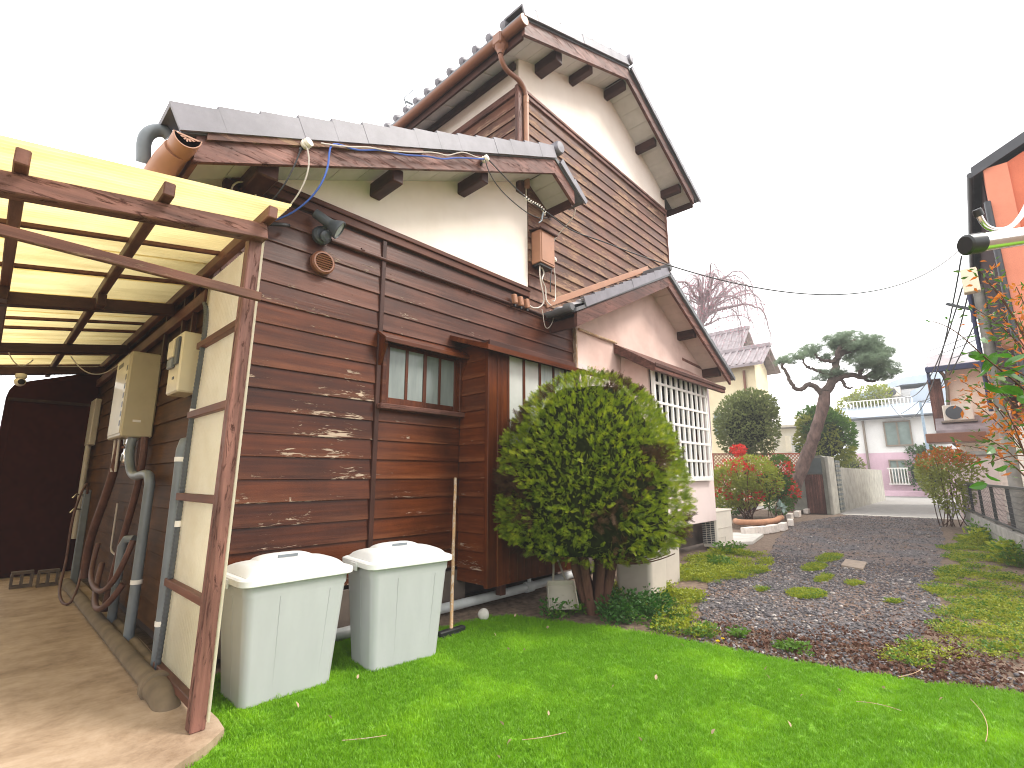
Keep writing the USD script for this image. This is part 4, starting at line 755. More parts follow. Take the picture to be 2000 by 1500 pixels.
m = MB(); m.tube([A0-[0, 0, .6], A0+[0, 0, .06]], .014, 8); obj('mast', m, W['grey_pvc'], an)
m = MB(); m.tube([at(789, 192, 9.5), at(806, 176, 9.7)], .010, 6); m.tube([at(789, 192, 9.5), at(797, 216, 9.6)], .012, 6); obj('boom', m, W['grey_pvc'], an)
m = MB(); m.tube([at(793, 198, 9.6), at(806, 204, 9.6)], .02, 6); obj('dipole', m, W['grey_pvc'], an)
wire('eave_wire', 'thin white wire drooping under the main eave', np.vstack([spline([at(1058, 52, 8.3), at(1048, 75, 8.4), at(1022, 95, 8.5), at(990, 108, 8.6)], 8)]), .006, W['cable_grey'])

# ================================================================ bins, broom, dustpan, small things on the ground
def rrect(w, d, r, z, cx=0, cy=0, n=6):
    pts = []
    for sx, sy, a0 in ((1, 1, 0), (-1, 1, 90), (-1, -1, 180), (1, -1, 270)):
        for t in np.linspace(0, 90, n):
            a = math.radians(a0+t); pts.append((cx+sx*(w/2-r)+r*math.cos(a), cy+sy*(d/2-r)+r*math.sin(a), z))
    return np.array(pts)
def rot(m, ang, c):
    R = np.array([[math.cos(ang), -math.sin(ang), 0], [math.sin(ang), math.cos(ang), 0], [0, 0, 1]])
    m.V = [(v)@R.T + c for v in m.V]; return m
def make_bin(label, c, ang, material, lidmat, s=1.0, h=.70):
    t = thing('rubbish_bin', label, 'bin', c, 'plastic bins beside the house')
    def put(mb): return rot(mb, ang, np.array(c, float))
    m = MB(); m.loft([rrect(.50*s, .33*s, .03, 0), rrect(.545*s, .365*s, .045, .006), rrect(.635*s, .47*s, .055, h-.095), rrect(.650*s, .485*s, .055, h-.08), rrect(.655*s, .49*s, .055, h-.01)])
    obj('body', put(m), material, t, smooth=32)
    for x in (-.115, .20):                                   # moulded seams on the long faces
        for q in (-1, 1): m = MB(); m.beam((x*.88*s, q*.1815*s, .03), (x*s, q*.2345*s, h-.10), .005, .006, up=(0, 1, 0), ch=0); obj('seam', put(m), material, t)
    for q in (-1, 1): m = MB(); m.beam((q*.2725*s, -.02, .03), (q*.316*s, -.03, h-.10), .005, .006, up=(1, 0, 0), ch=0); obj('seam', put(m), material, t)
    m = MB(); m.loft([rrect(.70*s, .53*s, .06, h-.025), rrect(.715*s, .545*s, .065, h-.02), rrect(.715*s, .545*s, .065, h+.012), rrect(.69*s, .52*s, .07, h+.02)]); obj('lid', put(m), lidmat, t, smooth=32)
    xs = np.linspace(-1, 1, 21); rings = []                   # arched lid top
    for u in xs:
        a = np.linspace(0, math.pi, 15); w = .225*s; hh = .060*(1-abs(u)**6)**.5+.004
        rings.append(np.stack([np.full(15, u*.315*s), -w*np.cos(a), h+.019+hh*np.sin(a)**.6], 1))
    m = MB(); m.loft(rings); obj('lid_dome', put(m), lidmat, t, smooth=40)
    rings = []
    for u in np.linspace(-1, 1, 17):
        a = np.linspace(0, math.pi, 11); hh = .032*(1-abs(u)**4)**.5+.002
        rings.append(np.stack([np.full(11, u*.195*s), .055*s-.075*s*np.cos(a), h+.078-.012*abs(u)**3+hh*np.sin(a)**.5], 1))
    m = MB(); m.loft(rings); obj('handle', put(m), lidmat, t, smooth=40)
    m = MB(); m.box((-.065*s, -.0225*s, h+.090), (.065*s, -.0195*s, h+.108), .001); obj('handle_recess', put(m), W['grey_pvc'], t)
    m = MB(); m.box((-.365*s, -.05, h-.05), (-.352*s, .05, h+.005), .004); m.box((.352*s, -.05, h-.05), (.365*s, .05, h+.005), .004); obj('latch', put(m), lidmat, t)
    return t
make_bin('large grey-green bin with white lid, nearest the carport post', (1.455, 3.395, 0.0), 0.0, W['bin'], W['bin_lid'])
make_bin('grey-green bin with white lid standing beside the broomstick', (2.26, 3.30, 0.0), math.radians(-6), W['bin'], W['bin_lid'], .97, .70)
def make_box(label, c, ang, h):
    t = thing('storage_bin', label, 'bin', c, 'beige bins behind the round shrub')
    m = MB(); m.loft([rrect(.42, .42, .05, 0), rrect(.46, .46, .06, h-.05)]); obj('body', rot(m, ang, np.array(c, float)), W['beige_plastic'], t, smooth=32)
    m = MB(); m.loft([rrect(.48, .48, .07, h-.05), rrect(.49, .49, .07, h-.04), rrect(.48, .48, .08, h), rrect(.40, .40, .08, h+.02)]); obj('lid', rot(m, ang, np.array(c, float)), W['beige_plastic'], t, smooth=32)
make_box('nearer of two beige bins half hidden behind the round shrub', (5.30, 2.93, 0), 0.05, .62)
make_box('farther beige bin behind the shrub next to the weeds', (6.05, 3.12, 0), -.05, .62)
br = thing('broom', 'old broom with peeling wooden stick leaning beside the bins', 'broom', (2.88, 3.40, 0))
B0, B1 = np.array((2.885, 3.40, .03)), np.array((3.40, 3.98, 1.29))
m = MB(); m.tube(np.linspace(B0, B1, 12)+RNG.normal(0, .0012, (12, 3)), .0155, 12); obj('stick', m, W['broomstick'], br, smooth=50)
m = MB(); m.box((2.74, 3.36, .012), (3.02, 3.42, .05), .012); obj('head', m, W['black'], br)
m = MB()
for k in range(60):
    x = 2.75+.26*k/59; p = np.array((x, 3.39+RNG.uniform(-.02, .02), .03)); m.tube([p, p+[RNG.normal(0, .01), -.03+RNG.normal(0, .02), -.022]], .002, 3, False)
obj('bristles', m, W['black'], br)
dp = thing('dustpan', 'ivory plastic dustpan with double handle leaning against the shrub trunk', 'dustpan', (4.02, 3.12, 0))
W['ivory'] = plain('ivory_plastic', (0.36, 0.33, 0.27), 0.45, 0.08, 4)
R_ = np.array([[.74, -.67, 0], [.47, .52, .71], [-.48, -.53, .70]]); cpan = np.array((4.02, 3.10, .15))
def pan(p): return (np.array(p, float)@R_)*1.0 + cpan
m = MB(); m.add(pan([(-.15, -.13, 0), (.15, -.13, 0), (.13, .12, 0), (-.13, .12, 0), (-.15, -.13, .012), (.15, -.13, .012), (.13, .12, .012), (-.13, .12, .012)]), [[0, 3, 2, 1], [4, 5, 6, 7], [0, 1, 5, 4], [1, 2, 6, 5], [2, 3, 7, 6], [3, 0, 4, 7]])
obj('tray', m, W['ivory'], dp)
m = MB()
for a, b in (((-.14, -.13), (-.13, .12)), ((.14, -.13), (.13, .12)), ((-.13, .12), (.13, .12))):
    q = pan([(a[0], a[1], .0), (b[0], b[1], .0), (b[0], b[1], .085), (a[0], a[1], .05 if a[1] < 0 else .085)]); m.prism(q, R_[0]*.008 if a[0] == b[0] or abs(a[0]-b[0]) < .05 else R_[1]*.008)
obj('rim', m, W['ivory'], dp)
for sx in (-.07, .07):
    m = MB(); m.tube([pan((sx, .12, .05)), pan((sx*.6, .28, .03)), pan((sx*.3, .44, .0))], .011, 8); obj('handle_bar', m, W['ivory'], dp, smooth=50)
m = MB(); m.tube([pan((-.02, .44, 0)), pan((.0, .60, -.03))], .014, 8); obj('grip', m, W['ivory'], dp, smooth=50)
st = thing('pale_stone', 'round whitish stone in the shade under the house wall', 'stone', (3.35, 3.50, 0)); ic = trimesh.creation.icosphere(3, .052); ic.vertices = ic.vertices*(1+.12*(meshkit.noise(ic.vertices*22)-.5)[:, None])*[1, 1, 1.05] + (3.36, 3.50, .05)
m = MB(); m.tm(ic); obj('stone', m, W['pale_concrete'], st, smooth=True)
fp = thing('foundation_pipe', 'pale drain pipe lying along the foot of the clapboard wall', 'pipe', (3.6, 3.92, .05))
m = MB(); m.tube([(1.6, 3.95, .05), (3.2, 3.93, .055), (4.2, 3.82, .09), (5.3, 3.74, .14)], .045, 14); obj('tube', m, W['pale_pvc'], fp, smooth=50)
m = MB(); m.tube([(4.30, 3.81, .095), (4.40, 3.80, .10)], .058, 14); m.tube([(4.35, 3.805, .10), (4.35, 3.80, .20)], .022, 10); obj('joint', m, W['pale_pvc'], fp, smooth=50)
m = MB(); m.box((3.75, 3.66, .12), (3.83, 3.74, .262), .006); fo = thing('support_block', 'small timber block propping the projecting door bay', 'block', (3.79, 3.7, .12)); obj('block', m, W['dark_z'], fo)
ac = thing('air_conditioner', 'ivory outdoor air conditioner standing at the end of the pink wing', 'air conditioner', (9.65, 3.72, 0))
m = MB(); m.box((9.26, 3.55, .03), (10.02, 3.82, .665), .012); obj('body', m, W['ac'], ac)
m = MB(); m.box((9.235, 3.54, .655), (10.04, 3.83, .685), .008); obj('top_cover', m, W['ac'], ac)
m = MB(); m.box((9.252, 3.60, .09), (9.259, 3.82, .63)); obj('coil', m, W['flood'], ac)
for k in range(17): z = .10+.033*k; m = MB(); m.box((9.238, 3.585, z), (9.246, 3.82, z+.006)); obj('guard_wire', m, W['ac'], ac)
for y in (3.66, 3.74): m = MB(); m.box((9.234, y, .09), (9.2375, y+.008, .64)); obj('guard_wire', m, W['ac'], ac)
m = MB(); m.box((9.30, 3.543, .36), (9.98, 3.5495, .363)); m.box((9.30, 3.543, .20), (9.62, 3.5495, .203)); m.box((9.62, 3.543, .08), (9.623, 3.5495, .203)); obj('panel_seam', m, W['beige_plastic'], ac)
m = MB(); m.box((9.34, 3.57, -.005), (9.42, 3.80, .029)); m.box((9.86, 3.57, -.005), (9.94, 3.80, .029)); obj('foot', m, W['flood'], ac)
ps = thing('paving_slab', 'pale slab of marble chips lying beside the air conditioner', 'slab', (10.9, 3.5, 0)); m = MB(); m.prism([(10.2, 3.62, -.01), (10.5, 3.36, -.01), (12.1, 3.62, -.01), (11.9, 4.2, -.01), (10.4, 4.2, -.01)], (0, 0, .055)); obj('slab', m, W['pale_concrete'], ps)
ss = thing('stepping_slab', 'flat tan stone slab set in the gravel drive', 'slab', (8.9, 1.55, 0)); q = np.array([on_z(x, y, .0) for x, y in ((1643, 1106), (1652, 1094), (1693, 1100), (1686, 1114))]); m = MB(); m.prism(q-[0, 0, .02], (0, 0, .04)); obj('slab', m, W['tan_stone'], ss)
lp = thing('laundry_pole', 'steel laundry pole with a black end cap close to the camera', 'pole', (1.26, -.06, 1.74))
A, B = at(1884, 479, .95), at(2000, 461, .95); d = (B-A)/np.linalg.norm(B-A)
m = MB(); m.tube([A+d*.025, B+d*1.6], .0178, 24); obj('tube', m, W['steel'], lp, smooth=50)
m = MB(); m.tube([A, A+d*.003, A+d*.006, A+d*.030], [.0165, .0198, .0198, .0198], 24); obj('end_cap', m, W['black'], lp, smooth=40)
hk = thing('laundry_hook', 'bent steel hook bar with a small black tip above the laundry pole', 'hook', at(1910, 415, .97))
q = spline([at(1908, 411, .97), at(1914, 424, .97), at(1928, 443, .97), at(1950, 449, .97), at(1972, 444, .97), at(1988, 430, .97), at(2000, 412, .97), at(2010, 390, .97)], 50)
m = MB(); m.tube(q, .0048, 14); obj('bar', m, W['steel'], hk, smooth=50)
m = MB(); m.tube([q[0]-(q[3]-q[0])*.25, q[0], q[4]], [.0065, .0078, .0078], 14); obj('tip', m, W['black'], hk, smooth=50)

# ================================================================ turf, gravel, weeds
from shapely import Polygon, contains_xy
def inside(poly, p): return contains_xy(Polygon(poly), p[:, 0], p[:, 1])
L4 = ([(0, 0, 0), (.30, .42, .07), (0, 1, -.05), (-.30, .42, .07)], [[0, 1, 2], [0, 2, 3]])
L6 = ([(0, 0, 0), (.24, .25, .05), (.27, .55, .06), (0, 1, -.12), (-.27, .55, .06), (-.24, .25, .05), (0, .4, -.01)], [[0, 1, 6], [1, 2, 6], [2, 3, 6], [3, 4, 6], [4, 5, 6], [5, 0, 6]])
W['turf'] = leafmat('artificial_turf', [(0.0, (0.15, 0.34, 0.003)), (0.35, (0.37, 0.66, 0.014)), (0.7, (0.62, 0.85, 0.05)), (1.0, (0.88, 0.93, 0.30))], 0.42, 0.42, nscale=2.3, namt=.85)
def turf_proto(path):
    m = MB(); r = RNG
    for _ in range(46):
        x, y = r.uniform(-.035, .035, 2); h = r.uniform(.012, .024); a = r.uniform(0, 2*math.pi); w = r.uniform(.0011, .0019); b = r.uniform(.2, 1.0)*h
        dx, dy = math.cos(a), math.sin(a); sx, sy = -dy*w, dx*w
        m.add([(x-sx, y-sy, -.002), (x+sx, y+sy, -.002), (x+dx*b*.35-sx*.8, y+dy*b*.35-sy*.8, h*.6), (x+dx*b*.35+sx*.8, y+dy*b*.35+sy*.8, h*.6), (x+dx*b, y+dy*b, h)], [[0, 1, 3], [0, 3, 2], [2, 3, 4]])
    usdkit.mesh(stage, path, m.get(), W['turf'])
g = np.stack(np.meshgrid(np.arange(-2.0, 5, .034), np.arange(-2.2, 4, .034)), -1).reshape(-1, 2); g += RNG.uniform(-.02, .02, g.shape)
g = g[inside(TURF, g)]; vis = (g@np.array([math.sin(YAW), math.cos(YAW)])) > 1.55; g = g[vis]
n = len(g); tone = meshkit.fbm(np.c_[g*1.3, np.zeros(n)], 3, 4)
pi = instancer(unique('/World', 'artificial_turf'), [turf_proto]*5, np.c_[g, np.full(n, .001)], RNG.uniform(0, 6.28, n), RNG.uniform(.8, 1.2, n)*(0.8+.45*tone), RNG.integers(0, 5, n), (np.stack([np.cos(q:=RNG.uniform(0, 6.28, n)), np.sin(q), np.zeros(n)], 1), RNG.normal(0, .22, n)))
tag(pi, 'bright green artificial turf covering the yard in front of the house', 'turf', kind='stuff')
# gravel stones
def stone_mat(nm, c): return plain(nm, c, 0.85, 0.35, 30)
SM = [stone_mat('stone_dark', (0.074, 0.067, 0.072)), stone_mat('stone_mid', (0.155, 0.142, 0.145)), stone_mat('stone_pale', (0.33, 0.295, 0.27)), stone_mat('stone_brown', (0.17, 0.11, 0.075))]
def stone_proto(k):
    def mk(path):
        ic = trimesh.creation.icosphere(1, 1.0); v = ic.vertices*(1+.5*(meshkit.noise(ic.vertices*1.6+k*7.3)-.5)[:, None])*[1, .8, .55]
        usdkit.mesh(stage, path, (v, ic.faces), SM[k % 4])
    return mk
pts = []
for (lo, hi, num) in ((( 4.0, .3), (9.5, 3.4), 20000), ((9.0, .4), (20.5, 4.2), 11000)):
    p = RNG.uniform(lo, hi, (num, 2)); p = p[inside(GRAVEL, p)]; pts.append(p)
p = np.vstack(pts); edgep = RNG.normal(0, 1, (2600, 2))*[.35, .22] + np.array([4.25, .9]) + np.c_[RNG.uniform(0, .5, 2600), RNG.uniform(-1.0, 1.0, 2600)]
edgep = edgep[~inside(TURF, edgep)]; p = np.vstack([p, edgep]); n = len(p)
pi = instancer(unique('/World', 'gravel'), [stone_proto(k) for k in range(8)], np.c_[p, RNG.uniform(-.006, .004, n)], RNG.uniform(0, 6.28, n), np.minimum(RNG.lognormal(math.log(.0085), .45, n), .03), RNG.choice([0, 1, 2, 3, 4, 5, 6, 7], n, p=[.26, .17, .05, .05, .24, .14, .05, .04]))
tag(pi, 'dark crushed gravel loosely covering the drive', 'gravel', kind='stuff')
# weeds: small rosettes of leaves
WC = {'bright': leafmat('weed_bright', [(0, (0.26, 0.30, 0.012)), (.5, (0.52, 0.54, 0.03)), (1, (0.74, 0.66, 0.10))], .35),
      'green': leafmat('weed_green', [(0, (0.08, 0.17, 0.012)), (.5, (0.21, 0.36, 0.025)), (1, (0.42, 0.52, 0.06))], .35),
      'dark': leafmat('weed_dark', [(0, (0.03, 0.10, 0.010)), (.5, (0.08, 0.20, 0.018)), (1, (0.18, 0.33, 0.035))], .3),
      'pale': leafmat('pale_dry_leaf', [(0, (0.42, 0.30, 0.19)), (1, (0.70, 0.56, 0.40))], .15, .7),
      'dry': leafmat('dry_leaf', [(0, (0.09, 0.035, 0.018)), (.5, (0.30, 0.16, 0.09)), (1, (0.58, 0.42, 0.28))], .15, .7)}
def rosette(matname, leaves, up, spread, size, tpl=L4, stems=True):
    def mk(path):
        r = RNG; P, N = [], []
        for _ in range(leaves):
            a = r.uniform(0, 6.28); d = r.uniform(.1, 1)*spread; h = r.uniform(.15, 1)*up
            P.append((d*math.cos(a), d*math.sin(a), h)); N.append((math.cos(a), math.sin(a), .35))
        v, f = leaf_cloud(np.array(P), np.array(N), tpl, size, .1, jitter=.35); m = MB(); m.add(v, f)
        if stems:
            for q in P[::3]: m.tube([(0, 0, 0), (q[0]*.4, q[1]*.4, q[2]*.6), q], .0009, 3, False)
        usdkit.mesh(stage, path, m.get(), WC[matname])
    return mk
def weeds(name, label, cat, protos, pos, scale=(.7, 1.3)):
    n = len(pos); pi = instancer(unique('/World', name), protos, np.c_[pos, np.full(n, -.006)] if pos.shape[1] == 2 else pos, RNG.uniform(0, 6.28, n), RNG.uniform(*scale, n), RNG.integers(0, len(protos), n)); tag(pi, label, cat, kind='stuff')
def patch(cx, cy, rx, ry, n, pw=.5):
    r = RNG.uniform(0, 1, n)**pw; a = RNG.uniform(0, 6.28, n); return np.stack([cx+rx*r*np.cos(a), cy+ry*r*np.sin(a)], 1)
def clumpy(p, f=2.2, thr=.45, seed=1): return p[meshkit.fbm(np.c_[p*f, np.zeros(len(p))], 3, seed) > thr + np.abs(RNG.normal(0, .07, len(p)))*RNG.choice([-1, 1], len(p), p=[.35, .65])]
bright = [rosette('bright', 22, .03, .05, (.010, .020)) for _ in range(3)]+[rosette('green', 16, .035, .05, (.012, .022))]
R1 = RNG.uniform((4.6, -1.6), (15, .75), (16000, 2)); lim = .50 + .10*np.sin(R1[:, 0]*1.7) + .08*np.sin(R1[:, 0]*4.1+1); R1 = R1[(R1[:, 1] < lim) & ~inside(TURF, R1)]
R1 = clumpy(R1, 1.6, .47, 3); R1 = R1[(R1[:, 1] > -.4 - .11*(11-R1[:, 0])*1.0 - .3)]
weeds('weeds', 'yellow-green low weeds along the foot of the fence on the right', 'weeds', bright, R1, (.6, 1.5))
R2 = RNG.uniform((4.55, 2.2), (9.3, 3.5), (6000, 2)); R2 = R2[(R2[:, 1] > 2.32+.10*np.sin(R2[:, 0]*2.3)+.08*(R2[:, 0] > 6.5)) & (R2[:, 1] < 3.5)]
weeds('weeds', 'yellow-green weeds between the pink wing and the gravel drive', 'weeds', bright+[rosette('bright', 18, .07, .05, (.015, .03))], clumpy(R2, 2.0, .50, 5), (.7, 1.6))
R3 = np.vstack([patch(*on_z(1620, 1090, 0)[:2], .55, .13, 300), patch(*on_z(1590, 1108, 0)[:2]*np.array([1, 1]), .4, .10, 260), patch(*on_z(1575, 1160, 0)[:2], .26, .15, 420), patch(*on_z(1610, 1130, 0)[:2], .35, .05, 90), patch(*on_z(1490, 1152, 0)[:2], .10, .05, 30), patch(*on_z(1745, 1175, 0)[:2], .08, .04, 26), patch(*on_z(1670, 1140, 0)[:2], .15, .06, 60)])
weeds('weeds', 'bright weed patches growing in the middle of the gravel drive', 'weeds', bright, R3, (.7, 1.3))
tall = [rosette('dark', 40, .17, .09, (.025, .05), L6), rosette('dark', 34, .14, .10, (.025, .045), L6), rosette('green', 36, .13, .09, (.02, .04), L6)]
R4 = np.vstack([patch(4.02, 3.05, .34, .12, 16), patch(4.42, 2.86, .30, .22, 22), patch(4.70, 2.60, .34, .2, 22), patch(4.45, 2.45, .40, .18, 20), patch(4.15, 2.55, .2, .2, 8)])
R4 = R4[~inside(TURF, R4)]
weeds('undergrowth', 'dark leafy undergrowth around the trunk of the round shrub', 'undergrowth', tall, R4, (.7, 1.25))
R5 = np.vstack([patch(4.28, 2.10, .20, .16, 34), patch(4.35, 1.86, .22, .10, 30), patch(4.55, 2.2, .3, .16, 40), patch(4.9, 2.35, .3, .15, 30)])
R5 = R5[~inside(TURF, R5)]
weeds('weeds', 'fresh green weeds edging the turf below the round shrub', 'weeds', [rosette('green', 20, .05, .05, (.018, .034), L6), rosette('bright', 22, .06, .05, (.016, .03), L6)], R5, (.7, 1.3))
weeds('weeds', 'leafy weed clump at the turf edge in front of the gravel', 'weeds', [rosette('green', 26, .05, .06, (.02, .045), L6)], np.vstack([patch(*on_z(1560, 1272, 0)[:2], .07, .14, 12), patch(*on_z(1440, 1240, 0)[:2], .08, .05, 5)]), (.6, 1.1))
weeds('weeds', 'leafy green weed clump by the feet of the air conditioner', 'weeds', [rosette('green', 30, .13, .10, (.04, .08), L6)], np.vstack([patch(7.6, 2.9, .3, .15, 9), patch(9.3, 3.35, .5, .1, 8)]), (.6, 1.2))
weeds('weeds', 'light green weed clump at the foot of the low concrete fence wall', 'weeds', [rosette('green', 40, .35, .16, (.05, .1), L6), rosette('bright', 40, .3, .16, (.05, .09), L6)], np.vstack([patch(10.6, -.22, .8, .12, 14), patch(13.5, .1, 1.0, .1, 12)]), (.6, 1.2))
dl = [rosette('dry', 3, .008, .03, (.02, .05), L6, False), rosette('dry', 2, .006, .02, (.015, .035), L6, False)]
R6 = np.vstack([RNG.normal(0, 1, (1500, 2))*[.40, .42]+[4.72, .45], RNG.normal(0, 1, (620, 2))*[.25, .42]+[4.50, 1.30], RNG.normal(0, 1, (140, 2))*[.5, .3]+[5.9, .35]]); R6 = R6[~inside(TURF, R6)]
weeds('fallen_leaves', 'brown fallen leaves strewn between turf and gravel', 'leaves', dl, R6)
R7 = RNG.uniform((1.2, .2), (4.1, 3.3), (34, 2)); R7 = R7[inside(TURF, R7)]
weeds('fallen_leaves', 'few pale dry leaves scattered on the turf', 'leaves', [rosette('pale', 1, .004, .01, (.018, .034), L6, False)], np.c_[R7, np.full(len(R7), .024)], (.8, 1.4))
W['flower'] = plain('yellow_petals', (0.85, 0.62, 0.02), 0.5, 0.1, 20)
for i, (x, y, lb) in enumerate(((1402, 1253, 'larger of two yellow dandelions at the turf edge'), (1412, 1248, 'smaller of two yellow dandelions at the turf edge'))):
    c = on_z(x, y, .035); t = thing('dandelion', lb, 'flower', (c[0], c[1], 0)); m = MB(); m.tube([(c[0], c[1], 0), c], .003, 5); obj('stem', m, WC['green'], t)
    v, f = leaf_cloud(np.repeat(c[None], 46, 0), np.stack([np.cos(a:=np.linspace(0, 40, 46)), np.sin(a), RNG.uniform(.1, 1.4, 46)], 1), L4, (.014, .022 - .005*i), 0, jitter=.1); obj('petals', (v, f), W['flower'], t)
for i, (a, b, lb) in enumerate((((1020, 1445), (1105, 1430), 'thin dry twig lying on the turf near the bottom of the frame'), ((668, 1446), (755, 1436), 'short dry twig on the turf below the nearest bin'), ((1672, 1370), (1760, 1388), 'pale dry twig on the turf at right'), ((1895, 1365), (1925, 1448), 'long curved dry stem on the turf near the right frame edge'), ((1755, 1322), (1800, 1305), 'tan curved twig lying across the turf edge'))):
    p, q = on_z(*a, .028), on_z(*b, .028); md = (p+q)/2 + np.array([.02, -.03, .004]); pipe('dry_twig', lb, 'twig', [p, md, q], .0019, W['broomstick'], n=5, sp=12)
c = on_z(2000*.9725, 1390, 0)

# ================================================================ the round clipped shrub
def thuja_template():
    V, F = [], []
    def dia(p, d, L, w, z):
        p = np.array(p); d = np.array(d)/np.linalg.norm(d); s = np.array([d[1], -d[0]]); k = len(V)
        for q in (p, p+d*L*.45+s*w, p+d*L, p+d*L*.45-s*w): V.append((q[0], q[1], z-.25*q[0]**2))
        F.extend([[k, k+1, k+2], [k, k+2, k+3]])
    for i, t in enumerate(np.linspace(.10, .88, 6)):
        L = .42*(1-.55*t)
        for sgn in (-1, 1):
            d = (sgn*.72, .70); p = np.array((0, t)); dia(p, d, L*.6, .030, .01*sgn); e = p+np.array(d)*L*.5; dia(e, d, L*.55, .028, 0); dia(e-np.array(d)*L*.1, (sgn*.15, 1), L*.42, .024, .01)
    dia((0, 0), (0, 1), .55, .02, 0); dia((0, .5), (0, 1), .55, .03, 0)
    return np.array(V), np.array(F)
TH = thuja_template()
W['thuja'] = leafmat('thuja_green', [(0, (0.05, 0.09, 0.006)), (.35, (0.20, 0.27, 0.010)), (.7, (0.46, 0.49, 0.020)), (1, (0.78, 0.70, 0.07))], .34, .5, .3, nscale=12.0, namt=1.6, ramt=.35)
W['thuja_dead'] = leafmat('thuja_dead', [(0, (0.06, 0.03, 0.012)), (.6, (0.20, 0.11, 0.045)), (1, (0.34, 0.22, 0.10))], .15, .7, .2)
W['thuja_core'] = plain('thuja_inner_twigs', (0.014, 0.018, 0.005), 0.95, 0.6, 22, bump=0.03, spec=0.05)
W['bark'] = wood('stringy_bark', (0.075, 0.032, 0.02), (0.17, 0.085, 0.055), (0.3, 0.2, 0.14), 'z', (0.62, 0.72), 0.85, seed=7.0, spec=.2)
SC = at(1157, 932, 4.98); SC[2] = 0; vd = np.array([fwd[0], fwd[1], 0]); vd /= np.linalg.norm(vd); sd_ = np.array([vd[1], -vd[0], 0])
pz = np.array([.50, .58, .70, .85, 1.05, 1.35, 1.65, 1.9, 2.1, 2.22, 2.31, 2.36]); pr_ = np.array([.35, .66, .86, .935, .96, .935, .86, .755, .60, .45, .27, .05])
def shrub_pt(u, ang, k):
    z = u; r = np.interp(z, pz, pr_)*k*(1+.09*(meshkit.fbm(np.stack([np.cos(ang)*1.5, np.sin(ang)*1.5, z*1.8], 1), 3, 2)-.5))
    c, s = np.cos(ang), np.sin(ang)
    right = np.where(c > 0, 1-.055*c, 1.0); low = right*np.where((z < .62) & (s < .2) & (np.abs(c+.35) < .3), .78, 1.0)              # a bite out of the lower left front
    return SC + (r*c*low)[:, None]*sd_ + (r*s*.82)[:, None]*vd + np.c_[np.zeros((len(z), 2)), z], np.stack([c, s], 1)
shrub = thing('round_shrub', 'large round-clipped yellow-green conifer shrub in front of the door bay', 'shrub', (SC[0], SC[1], 0))
nS = 12500; u = np.interp(RNG.uniform(0, 1, nS), np.cumsum(np.r_[0, (pr_[:-1]+pr_[1:]+.25)/2*np.diff(pz)])/np.sum((pr_[:-1]+pr_[1:]+.25)/2*np.diff(pz)), pz); ang = RNG.uniform(0, 2*math.pi, nS)
k = 1-RNG.uniform(0, 1, nS)**2.2*.22; P, cs = shrub_pt(u, ang, k)
hole = meshkit.fbm(np.stack([cs[:, 0]*2.6, cs[:, 1]*2.6, u*2.6], 1), 3, 11); keep = (hole > np.where(u > 1.75, .22, .39)) | (RNG.uniform(0, 1, nS) < .10)
keep &= P[:, 1] < 3.56
slope = np.clip((u-1.2)/1.1, -.35, 1.4); N = cs[:, 0:1]*sd_ + cs[:, 1:2]*vd; N = N + np.c_[np.zeros((nS, 2)), slope*.9+.25]
dead = keep & (np.abs(meshkit.fbm(np.stack([cs[:, 0]*3.3+5, cs[:, 1]*3.3, u*3.3], 1), 2, 21)) > .66)
g_ = keep & ~dead
v, f = leaf_cloud(P[g_], N[g_], TH, (.042, .095), .05, jitter=.48); obj('crown', (v, f), W['thuja'], shrub)
v, f = leaf_cloud(P[dead]*1.0, N[dead], TH, (.06, .12), -.1, jitter=.6); obj('dead_sprays', (v, f), W['thuja_dead'], shrub)
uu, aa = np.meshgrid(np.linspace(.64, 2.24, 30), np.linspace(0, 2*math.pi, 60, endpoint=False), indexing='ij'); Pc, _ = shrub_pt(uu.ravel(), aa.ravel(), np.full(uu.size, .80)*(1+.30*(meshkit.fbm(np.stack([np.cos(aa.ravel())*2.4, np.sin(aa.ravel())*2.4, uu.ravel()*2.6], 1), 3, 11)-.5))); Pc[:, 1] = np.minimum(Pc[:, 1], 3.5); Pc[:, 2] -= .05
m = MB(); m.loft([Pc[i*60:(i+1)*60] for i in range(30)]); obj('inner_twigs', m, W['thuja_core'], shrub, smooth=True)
T0 = np.array((SC[0]+.03, SC[1]+.05, 0))
for i in range(8):
    a = 6.28*i/8+.3; e = T0 + (.30*math.cos(a))*sd_ + .24*math.sin(a)*vd; e[2] = 1.05; b = T0 + .055*math.cos(a)*sd_ + .05*math.sin(a)*vd; b[2] = -.02
    md = b*.55+e*.45 + RNG.normal(0, .015, 3); md[2] = .42
    m = MB(); q = spline([b, md, e], 14); m.tube(q, np.linspace(.052, .026, 14)*(1+.12*RNG.normal(0, 1, 14)*.5), 8); obj('stem', m, W['bark'], shrub, smooth=60)
for i in range(10):
    a = RNG.uniform(-.9, .9)+(-.3); b = T0+[0, 0, .45+RNG.uniform(0, .2)]; e = T0 + (.75*math.cos(a))*sd_ - .35*vd*RNG.uniform(.2, 1); e[2] = RNG.uniform(.55, .75)
    m = MB(); m.tube(spline([b, (b+e)/2-[0, 0, .08], e], 12), np.linspace(.012, .004, 12), 5); obj('branch', m, W['bark'], shrub, smooth=60)

